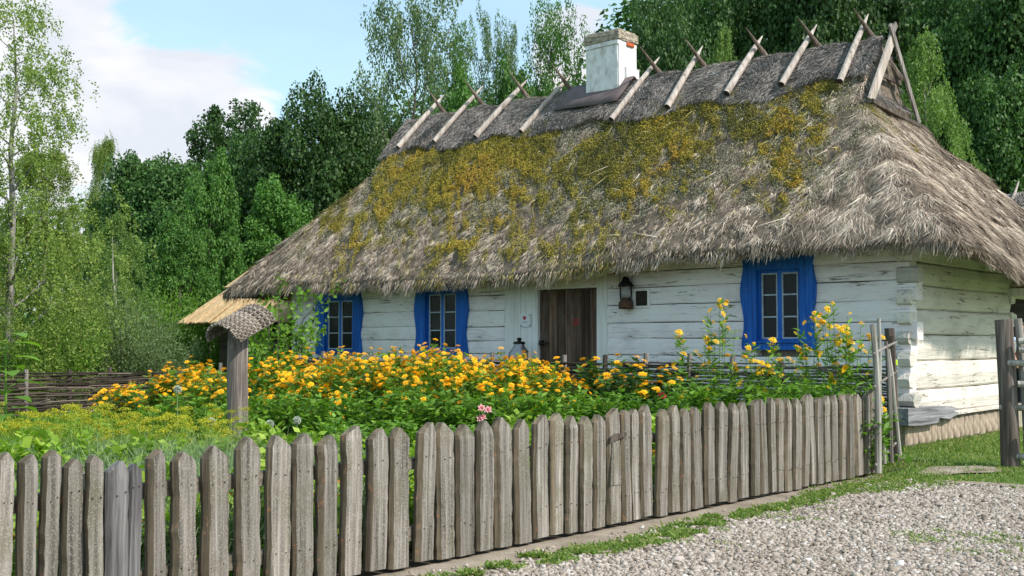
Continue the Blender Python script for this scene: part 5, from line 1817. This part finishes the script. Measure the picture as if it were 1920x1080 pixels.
# climbing shrub at the cottage corner
rr = np.random.RandomState(31)
mb = MB(); Ps = []; Ds = []
pc2 = at(520, 645, 20.3)
for k in range(46):
    a = rr.rand() * 6.28; o_ = rr.rand() ** .5 * .45
    L = rr.uniform(.8, 1.75) if k > 9 else rr.uniform(1.9, 2.5)
    lean = (np.array([CR[0], CR[1], 0]) * (rr.uniform(-.5, .9)) if k <= 9 else rr.normal(size=3) * .25)
    lean = np.array([lean[0], lean[1], 0])
    p0 = np.array([pc2[0] + math.cos(a) * o_, pc2[1] + math.sin(a) * o_, 0])
    p1 = p0 + lean * .2 + np.array([0, 0, L * .75]); p2 = p0 + lean + np.array([0, 0, L])
    mb.tube([p0, p1, p2], [.010, .007, .003], 4, cap=False)
    m_ = 34
    t_ = np.linspace(.15, 1, m_)[:, None]
    c = (1 - t_) ** 2 * p0 + 2 * t_ * (1 - t_) * p1 + t_ ** 2 * p2
    for _ in range(3 if k > 9 else 2):
        Ps.append(c + rr.normal(size=(m_, 3)) * .05); Ds.append(np.tile(lean * .4, (m_, 1)))
P = np.concatenate(Ps); n_ = len(P); D = norm(np.concatenate(Ds) + rr.normal(size=(n_, 3)) * .6 + np.array([0, 0, .1]))
sz = .105 * rr.uniform(.6, 1.3, n_)
e = empty('climbing_shrub', (pc2[0], pc2[1], 0), 'arching bright leafy shrub at the cottage left corner', 'shrub')
obj('stem', mb.mesh('stem', M['bark']), e)
obj('foliage', leaf_mesh('foliage', P, D * sz[:, None], perp(rr, D) * (sz * .3)[:, None], np.clip(rr.normal(.55, .22, n_), 0, 1), M['lf_bush']), e)


# ------------------------------------------------------------------ garden plants
def flower_mesh(name, mat, rad=.038, npet=11, layers=1, cup=.25, centre=True):
    V = []; F = []; T = []
    r = random.Random(len(name) * 7 + layers)
    for l in range(layers):
        rr_ = rad * (1 - .25 * l); c_ = cup + .5 * l
        for k in range(npet):
            a = 2 * math.pi * (k + .5 * l) / npet + r.uniform(-.08, .08)
            wa = math.pi / npet * 1.05
            b0 = len(V)
            q = rr_ * r.uniform(.88, 1.08)
            V += [(.008 * math.cos(a), .008 * math.sin(a), .004 + .006 * l), (q * .65 * math.cos(a - wa * .9), q * .65 * math.sin(a - wa * .9), q * .65 * c_), (q * math.cos(a), q * math.sin(a), q * c_ * .7), (q * .65 * math.cos(a + wa * .9), q * .65 * math.sin(a + wa * .9), q * .65 * c_)]
            F.append((b0, b0 + 1, b0 + 2, b0 + 3))
            T += [.15, .5 + r.uniform(-.2, .3), .8, .5 + r.uniform(-.2, .3)]
    if centre:
        b0 = len(V); n_ = 7
        for k in range(n_):
            a = 2 * math.pi * k / n_
            V.append((rad * .30 * math.cos(a), rad * .30 * math.sin(a), rad * .28))
            T.append(.0)
        V.append((0, 0, rad * .52)); T.append(.1)
        F += [(b0 + k, b0 + (k + 1) % n_, b0 + n_) for k in range(n_)]
    return make_mesh(name, V, F, mat, tint=T)


FL = [flower_mesh('flower_head', M['petal'], .050, 11, 2, .18), flower_mesh('flower_head', M['petal'], .045, 12, 2, .30), flower_mesh('flower_head', M['petal'], .053, 10, 2, .05)]
FY = [flower_mesh('flower_head', M['petal_yellow'], .050, 11, 4, -.30, False), flower_mesh('flower_head', M['petal_yellow'], .042, 10, 4, -.1, False)]
FR_ = [flower_mesh('flower_head', M['petal_red'], .034, 6, 2, .3, False), flower_mesh('flower_head', M['petal'], .030, 6, 2, .3, False)]
FP = [flower_mesh('flower_head', M['petal_pink'], .050, 6, 2, .25, True)]


def clump_proto(seed, r_, h, nst, leaf, lsize, nfl, flowers, asp=.2, leafn=26, front=1.0, fl_low=.55, tall=False, side=0.0, stemw=.004):
    """a herb clump: stems fan out and up, lance leaves on them, flower heads on the tips"""
    rr = np.random.RandomState(seed)
    mb = MB(); Ps = []; As = []; tips = []
    for k in range(nst):
        a = rr.rand() * 6.28; o_ = rr.rand() ** .5
        L = h * (rr.uniform(.86, 1.04) if not tall else rr.uniform(.6, 1.05)) * (1 - .30 * o_ ** 2)
        if rr.rand() < .25:
            L *= rr.uniform(.55, .9)
        off_ = np.array([math.cos(a), math.sin(a), 0]) * o_ * r_
        p0 = off_ * .45; p2 = off_ * 1.05 + np.array([0, 0, L]); p1 = off_ * .7 + np.array([0, 0, L * .6])
        mb.tube([p0, p1, p2], [stemw, stemw * .8, stemw * .5], 3, cap=False, tint=.4)
        t_ = (rr.uniform(.12 if not tall else .05, .97, leafn))[:, None]
        c = (1 - t_) ** 2 * p0 + 2 * t_ * (1 - t_) * p1 + t_ ** 2 * p2
        Ps.append(c + rr.normal(size=(leafn, 3)) * .012)
        aa = rr.rand(leafn) * 6.28
        As.append(np.stack([np.cos(aa), np.sin(aa), rr.uniform(-.1, .75, leafn)], 1))
        tips.append(p2)
        if tall:
            for _ in range(2):
                tips.append(p2 + np.array([rr.normal() * .09, rr.normal() * .09, -rr.uniform(.03, .35)]))
        else:
            for _ in range(2):
                tips.append(p2 + np.array([rr.normal() * .05, rr.normal() * .05, -rr.uniform(.02, .12)]))
            if o_ > .6 and k % 2:
                f_ = rr.uniform(.55, .85)
                tips.append(np.array([p2[0] * 1.12, p2[1] * 1.12, p2[2] * f_]))
    P = np.concatenate(Ps); D = norm(np.concatenate(As)); n_ = len(P)
    sz = lsize * rr.uniform(.6, 1.25, n_)
    S = norm(np.cross(D, np.array([[0, 0, 1.0]]) + rr.normal(size=(n_, 3)) * .4)) * (sz * asp)[:, None]
    e = empty('clump', (0, 0, -50), 'x', 'x')
    obj('stem', mb.mesh('stem', leaf, fix=False), e, world=False)
    obj('foliage', leaf_mesh('foliage', P, D * sz[:, None], S, np.clip(rr.normal(.5, .22, n_), 0, 1), leaf), e, world=False)
    rr.shuffle(tips)
    for i in range(min(nfl, len(tips))):
        p = tips[i]
        o = bpy.data.objects.new('flower_head', flowers[i % len(flowers)]); col.objects.link(o); o.parent = e
        o.location = Vector(p) + Vector((0, 0, .006))
        out_ = np.array([p[0], p[1], 0]) / max(r_, .01)
        o.rotation_euler = Vector((out_[0] * .6 + rr.normal() * (.9 if tall else .35) + .10, out_[1] * .6 + rr.normal() * (.9 if tall else .35) - .15, 1)).to_track_quat('Z', 'X').to_euler()
        s_ = rr.uniform(.55, 1.15); o.scale = (s_, s_, s_)
    remember(e)
    return e


protoH = [clump_proto(50 + i, .52, 1.18, 54, M['lf_herb2'], .095, 150, FL, leafn=42) for i in range(3)]
protoR = [clump_proto(60 + i, .27, 1.75, 11, M['lf_plant'], .10, 24, FY, asp=.15, leafn=60, tall=True) for i in range(3)]
protoRd = [clump_proto(60 + i + 5, .30, 1.1, 26, M['lf_dark'], .10, 36, FL, leafn=40) for i in range(2)]


def place(proto, name, px, d, h, hp, rz, label, cat, group, sr=1.0, mirror=False):
    p = at(px, 645, d)
    s = h / hp
    c = copy_thing(proto, (p[0], p[1], 0), rz, (sr, sr, s), label)
    c.name = name; c['category'] = cat; c['group'] = group
    return c


GH = 'orange oxeye clumps along the wattle fence'
hl = [
    (262, 14.2, .86, 'outermost orange clump at left, before the dark wattle'),
    (310, 13.8, 1.00, 'small orange clump second from left, before the wattle fence'),
    (365, 14.0, 1.14, 'orange clump just left of the wicker-capped post'),
    (412, 13.2, 1.08, 'orange clump touching the left side of the garden post'),
    (505, 14.2, 1.15, 'orange clump just right of the wicker-capped post'),
    (560, 14.8, 1.25, 'orange clump below the shrub at the cottage corner'),
    (600, 13.6, 1.16, 'orange clump in front row below the leftmost window'),
    (640, 15.0, 1.29, 'orange clump hiding the sill of the leftmost window'),
    (690, 14.2, 1.24, 'orange clump below the white wall between left windows'),
    (735, 15.0, 1.32, 'orange clump in back row between the two left windows'),
    (775, 13.8, 1.20, 'orange clump in front row below the second window'),
    (815, 14.9, 1.36, 'orange clump hiding the sill of the second window'),
    (860, 14.2, 1.25, 'orange clump right of the second window'),
    (925, 13.6, 1.15, 'orange clump in the gap left of the notice'),
    (960, 14.6, 1.25, 'orange clump below the wall notice'),
    (1000, 14.0, 1.20, 'orange clump before the milk can'),
    (1040, 13.4, 1.05, 'orange clump in front of the door'),
    (1130, 14.2, 1.22, 'orange clump below the right door jamb'),
    (1180, 13.6, 1.18, 'orange clump below the lantern'),
    (1225, 13.8, 1.10, 'rightmost orange clump before the open wattle stretch'),
]
for i, (px, d, h, lab) in enumerate(hl):
    dark = px > 1100
    place((protoRd[i % 2] if dark else protoH[i % 3]), 'oxeye_clump', px, d, h, 1.1 if dark else 1.18, i * 1.7, lab, 'flowers', GH, 1.45 if dark else 1.0)
GR = 'tall yellow coneflowers at the right of the garden'
for i, (px, d, h, lab) in enumerate([
    (1300, 12.2, 1.72, 'tall yellow coneflower nearest to the rightmost orange clump'),
    (1345, 12.4, 1.88, 'tallest yellow coneflower left of the right blue window'),
    (1430, 12.0, 1.50, 'shorter yellow coneflower before left casing of right window'),
    (1475, 12.3, 1.62, 'yellow coneflower covering the lower panes of right window'),
    (1520, 12.0, 1.72, 'yellow coneflower before right casing of right window'),
    (1578, 11.8, 1.98, 'tall yellow coneflower on the wall right of the window'),
    (1612, 12.0, 1.78, 'yellow coneflower next to the open pole gate'),
]):
    place(protoR[i % 3], 'coneflower', px, d, h, 1.75, i * 2.1, lab, 'flowers', GR)

# green filler herbs, lime leaves, dill, onions
protoL = [clump_proto(80 + i, .24, .55, 26, M['lf_lime'], .075, 0, FL, asp=.38, leafn=38) for i in range(2)]
protoG = [clump_proto(84 + i, .34, .80, 40, M['lf_plant'], .10, 0, FL, asp=.2, leafn=36) for i in range(2)]
protoN = clump_proto(88, .22, .42, 24, M['lf_lime'], .06, 10, FR_, asp=.5, leafn=12)
GL = 'lime green leafy plants behind the pickets'
for i, (px, d, top, lab) in enumerate([
    (488, 9.6, 778, 'lime green leafy plant at the foot of the garden post'),
    (415, 9.2, 815, 'lime green plant left of the garden post foot'),
    (575, 9.6, 795, 'lime green plant by the white allium balls'),
    (330, 9.0, 815, 'low lime green plant among the onion leaves'),
    (700, 9.4, 812, 'lime green plant behind the pickets left of the lily'),
    (975, 10.2, 768, 'lime green plant right of the pink lily'),
    (1010, 9.9, 775, 'second lime plant right of the pink lily'),
    (250, 8.2, 805, 'lime green leaves below the dill'),
    (60, 7.6, 790, 'lime green plant near the big-leaved stem'),
    (790, 9.6, 830, 'lime green tuft below the central oxeyes'),
    (630, 9.3, 808, 'lime green plant two pickets right of the allium balls'),
    (150, 8.6, 800, 'lime green plant below the dill near the left edge'),
    (530, 9.0, 805, 'broad lime green plant right of the post foot'),
]):
    h = EYE - (top - 645) / FPX * d
    place(protoL[i % 2], 'leafy_plant', px, d, h, .55, i * 1.3, lab, 'plant', GL)
GG = 'green herbs filling the bed'
HERB = ['green herb right of the garden post, under the corner shrub', 'green herb under the leftmost window flowers', 'green herb below the right casing of the leftmost window', 'green herb below the left casing of the second window', 'green herb below the right casing of the second window', 'green herb just left of the pink lily', 'green herb behind and right of the pink lily', 'green herb below the milk can', 'green herb below the right door jamb', 'green herb between door and lantern, low behind pickets', 'green herb beside the red dahlia, behind the pickets', 'green herb at the foot of the leftmost tall coneflower', 'green herb at the foot of the tallest coneflower', 'green herb left of the right window, over the pickets', 'green herb below the left half of the right window', 'green herb below the right half of the right window', 'green herb right of the right window, over the pickets', 'rightmost green herb, next to the open pole gate', 'low front green herb below the leftmost window', 'low front green herb below the wall between left windows', 'low front green herb left of the pink lily', 'low front green herb in front of the door', 'low front green herb below the lantern', 'low front green herb under the rightmost orange clump', 'green herb directly left of the garden post', 'green herb between dark wattle and garden post', 'leftmost green herb in front of the dark wattle', 'green herb hidden partly by the garden post']
k = 0
for px, d, h in ((520, 12.6, .85), (600, 12.4, .80), (680, 12.4, .85), (760, 12.5, .88), (840, 12.6, .9), (900, 12.4, .80), (960, 12.6, .85), (1030, 12.6, .8), (1100, 12.8, .85), (1160, 12.6, .85), (1220, 12.4, .8), (1290, 11.8, .95), (1340, 11.7, .95), (1400, 11.7, 1.0), (1450, 11.6, .98), (1500, 11.5, 1.0), (1550, 11.5, .95), (1605, 11.3, .85), (640, 11.2, .62), (740, 11.0, .62), (850, 10.8, .6), (1080, 11.4, .6), (1160, 11.4, .65), (1240, 11.2, .65), (420, 12.2, .75), (340, 12.6, .8), (280, 12.9, .65), (470, 12.8, .8)):
    place(protoG[k % 2], 'green_herb', px, d, h, .80, k * 1.9, HERB[k], 'plant', GG)
    k += 1
GN = 'nasturtiums seen through the picket gaps'
for i, y in enumerate(np.arange(2.5, 8.8, .27)):
    c = copy_thing(protoN, (-5.30 - .25 * (i % 3), y, 0), i * 1.1, (1.1, 1.1, 1.25), 'low nasturtium with red blossoms seen through picket gaps')
    c.name = 'nasturtium'; c['category'] = 'flowers'; c['group'] = GN

for i, y in enumerate(np.arange(2.6, 9.0, .36)):
    c = copy_thing(protoL[i % 2], (-5.72 - .22 * (i % 2), y, 0), i * 2.1, (1.25, 1.25, 1.0 + .12 * (i % 3)), 'low lime green plant just behind the pickets, seen through gaps')
    c.name = 'leafy_plant'; c['category'] = 'plant'; c['group'] = 'lime green plants close behind the pickets'
# dill
rr = np.random.RandomState(91)


def dill_proto(seed):
    rr = np.random.RandomState(seed)
    mb = MB(); Ps = []; Ds = []; fp = []; fd = []
    for k in range(9):
        a = rr.rand() * 6.28; o_ = rr.rand() ** .5 * .24
        L = rr.uniform(.50, .84)
        p0 = np.array([math.cos(a) * o_ * .5, math.sin(a) * o_ * .5, 0]); p2 = np.array([math.cos(a) * o_, math.sin(a) * o_, L])
        mb.tube([p0, (p0 + p2) / 2, p2], [.004, .003, .002], 3, cap=False, tint=.5)
        for j in range(16):
            b_ = rr.rand() * 6.28; q = rr.rand() ** .5 * rr.uniform(.04, .07)
            c = p2 + np.array([math.cos(b_) * q, math.sin(b_) * q, .045 - q * .25])
            n_ = 9
            fp.append(c + rr.normal(size=(n_, 3)) * .010); fd.append(norm(rr.normal(size=(n_, 3)) + np.array([0, 0, .5])))
        n_ = 150
        t_ = rr.uniform(.1, .97, n_)[:, None]
        Ps.append(p0 * (1 - t_) + p2 * t_ + rr.normal(size=(n_, 3)) * .035); Ds.append(norm(rr.normal(size=(n_, 3)) + np.array([0, 0, .6])))
    e = empty('clump', (0, 0, -50), 'x', 'x')
    obj('stem', mb.mesh('stem', M['lf_lime'], fix=False), e, world=False)
    P = np.concatenate(Ps); D = np.concatenate(Ds); n_ = len(P)
    obj('foliage', leaf_mesh('foliage', P, D * .06, perp(rr, D) * .0028, rr.rand(n_), M['lf_lime']), e, world=False)
    P = np.concatenate(fp); D = np.concatenate(fd); n_ = len(P)
    obj('umbel', leaf_mesh('umbel', P, D * .013, perp(rr, D) * .005, rr.rand(n_), M['dill']), e, world=False)
    remember(e)
    return e


protoD = [dill_proto(i) for i in range(2)]
GD = 'flowering dill in the left of the garden'
k = 0
for px in range(-20, 470, 38):
    for d in (9.8, 11.0):
        top = 782 + rr.uniform(-18, 22) - (14 if d > 10.5 else 0)
        h = EYE - (top - 645) / FPX * d
        c = place(protoD[k % 2], 'dill', px + rr.uniform(-14, 14) + (17 if d < 9 else 0), d, h, .84, k * 1.3, 'flowering dill with yellow-green umbels in the left garden bed', 'herb', GD)
        k += 1
# onion and grassy leaves
n = 30000
px = rr.uniform(-60, 760, n); d = rr.uniform(5.6, 9.3, n)
dens = vnoise(px / 60, d * 1.4)
kp = (dens > .33) & (rr.rand(n) < np.interp(px, [-60, 120, 220, 430, 560, 720], [.25, .5, 1, 1, .3, .25]))
px = px[kp]; d = d[kp]
P = np.array([0, 0, 0]) + (CF[None] * np.array([1, 1, 0]) + (px[:, None] - 960) / FPX * CR[None]) * d[:, None]
kp = P[:, 0] < XFN - .3
P = P[kp]; n = len(P); P[:, 2] = 0
h = rr.uniform(.35, .72, n)
D = norm(np.stack([rr.normal(size=n) * .28, rr.normal(size=n) * .28, np.ones(n)], 1)) * h[:, None]
Bn = np.stack([rr.normal(size=n) * .14, rr.normal(size=n) * .14, -rr.uniform(0, .14, n)], 1)
o = obj('onion_leaves', leaf_mesh('onion_leaves', P, D, perp(rr, D) * .0045, rr.rand(n), M['onion'], 'bent', Bn))
tag(o, 'grey-green onion and grassy leaves behind the left pickets', 'onion leaves', kind='stuff')
# ground cover over the bed
n = 60000
x = rr.uniform(-18.2, -5.0, n); y = rr.uniform(1.5, 12.2, n)
kp = rr.rand(n) < np.clip(fbm(x * .8, y * .8, 0, 2) * 1.6 - .2, .1, 1)
x = x[kp]; y = y[kp]; n = len(x)
P = np.stack([x, y, rr.rand(n) * .14], 1)
D = norm(rr.normal(size=(n, 3)) + np.array([0, 0, .8]))
sz = rr.uniform(.05, .12, n)
o = obj('ground_cover', leaf_mesh('ground_cover', P, D * sz[:, None], perp(rr, D) * (sz * .35)[:, None], rr.rand(n), M['lf_plant']))
tag(o, 'low green leaves covering the soil of the garden bed', 'ground cover', kind='stuff')

# allium balls
for i, (px, py, d, lab) in enumerate(((333, 730, 10.5, 'pale allium ball among the left orange flowers'), (557, 788, 10.2, 'whitish allium ball right of the garden post'), (396, 791, 9.8, 'small pale allium ball left of the garden post'), (506, 795, 10.0, 'small pale allium ball low beside the garden post'))):
    c = at(px, py, d)
    e = empty('allium', (c[0], c[1], 0), lab, 'flower', 'pale allium seed heads')
    MB().tube([(c[0], c[1], 0), (c[0] + .01, c[1], c[2] * .5), (c[0], c[1], c[2])], [.006, .005, .004], 5, tint=.6).build('stem', M['onion'], e)
    n_ = 260; dd = rand_dirs(rr, n_)
    obj('flower_head', leaf_mesh('flower_head', c[None] + dd * .018, dd * .022, perp(rr, dd) * .006, rr.rand(n_), M['petal_white']), e)


def single(px, py, d, name, label, heads, mesh, scale, leafm):
    c = at(px, py, d)
    e = empty(name, (c[0], c[1], 0), label, 'flower')
    mb = MB(); r = random.Random(px)
    n_ = 60; P_ = np.stack([c[0] + rr.normal(size=n_) * .03, c[1] + rr.normal(size=n_) * .03, rr.uniform(.05, c[2], n_)], 1)
    D_ = norm(rr.normal(size=(n_, 3)) + np.array([0, 0, .3]))
    obj('foliage', leaf_mesh('foliage', P_, D_ * .12, perp(rr, D_) * .016, rr.rand(n_), leafm), e)
    for i in range(heads):
        q = Vector((c[0], c[1], c[2])) + (Vector(CR) * r.uniform(-.10, .12) + Vector((0, 0, r.uniform(-.12, .05))) if i else Vector((0, 0, 0)))
        mb.tube([(c[0], c[1], 0), (c[0], c[1], c[2] * .7), q], [.006, .004, .003], 4, cap=False, tint=.4)
        o = bpy.data.objects.new('flower_head', mesh); col.objects.link(o); o.parent = e
        o.location = q - e.location; o.scale = (scale, scale, scale)
        o.rotation_euler = Vector((-CF[0] + r.uniform(-.5, .5), -CF[1] + r.uniform(-.5, .5), .5)).to_track_quat('Z', 'X').to_euler()
    mb.build('stem', leafm, e)
    return e


single(902, 765, 11.2, 'pink_lily', 'pink and white lily among the greens above the pickets', 4, FP[0], .9, M['lf_plant'])
single(1241, 742, 12.2, 'red_dahlia', 'single crimson blossom beside the rightmost orange clump', 1, flower_mesh('flower_head', mat_tint('crimson_petal', [(0, (.45, .01, .03)), (1, (.75, .04, .09))], .15, .5), .045, 10, 4, .3, False), 1.1, M['lf_dark'])

# big-leaved plant at the left edge
p = at(12, 645, 10.6)
e = empty('sunflower_plant', (p[0], p[1], 0), 'tall big-leaved plant with thin stem at the left edge', 'plant')
MB().tube([(p[0], p[1], 0), (p[0] + .02, p[1], .7), (p[0] - .02, p[1], 1.35)], [.014, .012, .008], 6, tint=.6).build('stem', M['lf_plant'], e)
for i in range(22):
    a = i * 2.4; z = .25 + 1.15 * (i / 22) ** .8
    L = .20 + .10 * random.Random(i).random()
    d = Vector((math.cos(a), math.sin(a), .15)).normalized(); s = Vector((-d.y, d.x, 0)).normalized()
    b0 = Vector((p[0], p[1], z)) + d * .10
    pts = []
    for u, wv in ((0, .10), (.15, .36), (.4, .42), (.7, .26), (1, 0.02)):
        c = b0 + d * L * u + Vector((0, 0, -.35 * L * u * u + .02))
        pts.append((c - s * L * wv + Vector((0, 0, .012)), c, c + s * L * wv + Vector((0, 0, .012))))
    V = [q for tr in pts for q in tr]
    F = []
    for j in range(4):
        F += [(j * 3, j * 3 + 1, j * 3 + 4, j * 3 + 3), (j * 3 + 1, j * 3 + 2, j * 3 + 5, j * 3 + 4)]
    mb = MB(); mb.add(V, F, tint=.3 + .4 * random.Random(i + 3).random())
    mb.tube([Vector((p[0], p[1], z - .02)), b0], .004, 4, tint=.6, cap=False)
    mb.build('leaf', M['lf_plant'], e, smooth=True)

# drop the hidden prototypes
for pr in protoH + protoR + protoRd + protoL + protoG + [protoN] + protoD:
    for ch_ in list(pr.children):
        bpy.data.objects.remove(ch_)
    bpy.data.objects.remove(pr)

# ------------------------------------------------------------------ person behind the rail gate
pp = at(1919, 645, 22)
pe = empty('person', (pp[0], pp[1], 0), 'person in pale blue top and dark trousers behind the rail gate', 'person')


def skinned(name, verts, edges, radii, mats, parent, root=0):
    me = bpy.data.meshes.new(name)
    me.from_pydata([tuple(v) for v in verts], edges, [])
    for mm in mats:
        me.materials.append(mm)
    o = bpy.data.objects.new(name, me); col.objects.link(o); o.parent = parent
    sk = o.modifiers.new('skin', 'SKIN'); sk.use_smooth_shade = True
    for i, r_ in enumerate(radii):
        sv = me.skin_vertices[0].data[i]
        sv.radius = (r_, r_) if not isinstance(r_, tuple) else r_
        sv.use_root = (i == root)
    o.modifiers.new('sub', 'SUBSURF').levels = 2
    o.modifiers['sub'].render_levels = 2
    return o


rtx, rty = CR[0], CR[1]
fx, fy = -CF[0], -CF[1]


def bp(s, f, z):
    return (rtx * s + fx * f, rty * s + fy * f, z)


VB = [bp(0, 0, .95), bp(0, 0, 1.15), bp(0, .01, 1.36), bp(0, 0, 1.47), bp(0, .01, 1.56), bp(0, .01, 1.68),
      bp(-.17, 0, 1.38), bp(-.22, 0, 1.12), bp(-.20, .12, .90), bp(-.19, .15, .82),
      bp(.17, 0, 1.38), bp(.22, -.01, 1.12), bp(.22, .06, .88), bp(.21, .08, .80),
      bp(-.09, 0, .86), bp(-.10, .02, .48), bp(-.10, -.02, .08), bp(-.10, .12, .03),
      bp(.09, 0, .86), bp(.10, .04, .48), bp(.11, .02, .08), bp(.12, .16, .03)]
EB = [(0, 1), (1, 2), (2, 3), (3, 4), (4, 5), (2, 6), (6, 7), (7, 8), (8, 9), (2, 10), (10, 11), (11, 12), (12, 13), (0, 14), (14, 15), (15, 16), (16, 17), (0, 18), (18, 19), (19, 20), (20, 21)]
RB = [.13, .12, .13, .055, .085, .07, .062, .045, .034, .03, .062, .045, .034, .03, .09, .062, .045, .035, .09, .062, .045, .035]
skinned('body', VB, EB, RB, [M['skin']], pe)
skinned('shirt', [VB[i] for i in (0, 1, 2, 6, 7, 10, 11)], [(0, 1), (1, 2), (2, 3), (3, 4), (2, 5), (5, 6)], [.15, .14, .145, .078, .062, .078, .062], [M['shirt']], pe)
skinned('trousers', [VB[i] for i in (0, 14, 15, 16, 18, 19, 20)], [(0, 1), (1, 2), (2, 3), (0, 4), (4, 5), (5, 6)], [.145, .105, .078, .06, .105, .078, .06], [M['trousers']], pe)
skinned('hair', [bp(0, -.03, 1.58), bp(0, -.02, 1.68), bp(0, .0, 1.72)], [(0, 1), (1, 2)], [.08, .085, .06], [M['hair']], pe)
print('OBJECTS', len(bpy.data.objects))
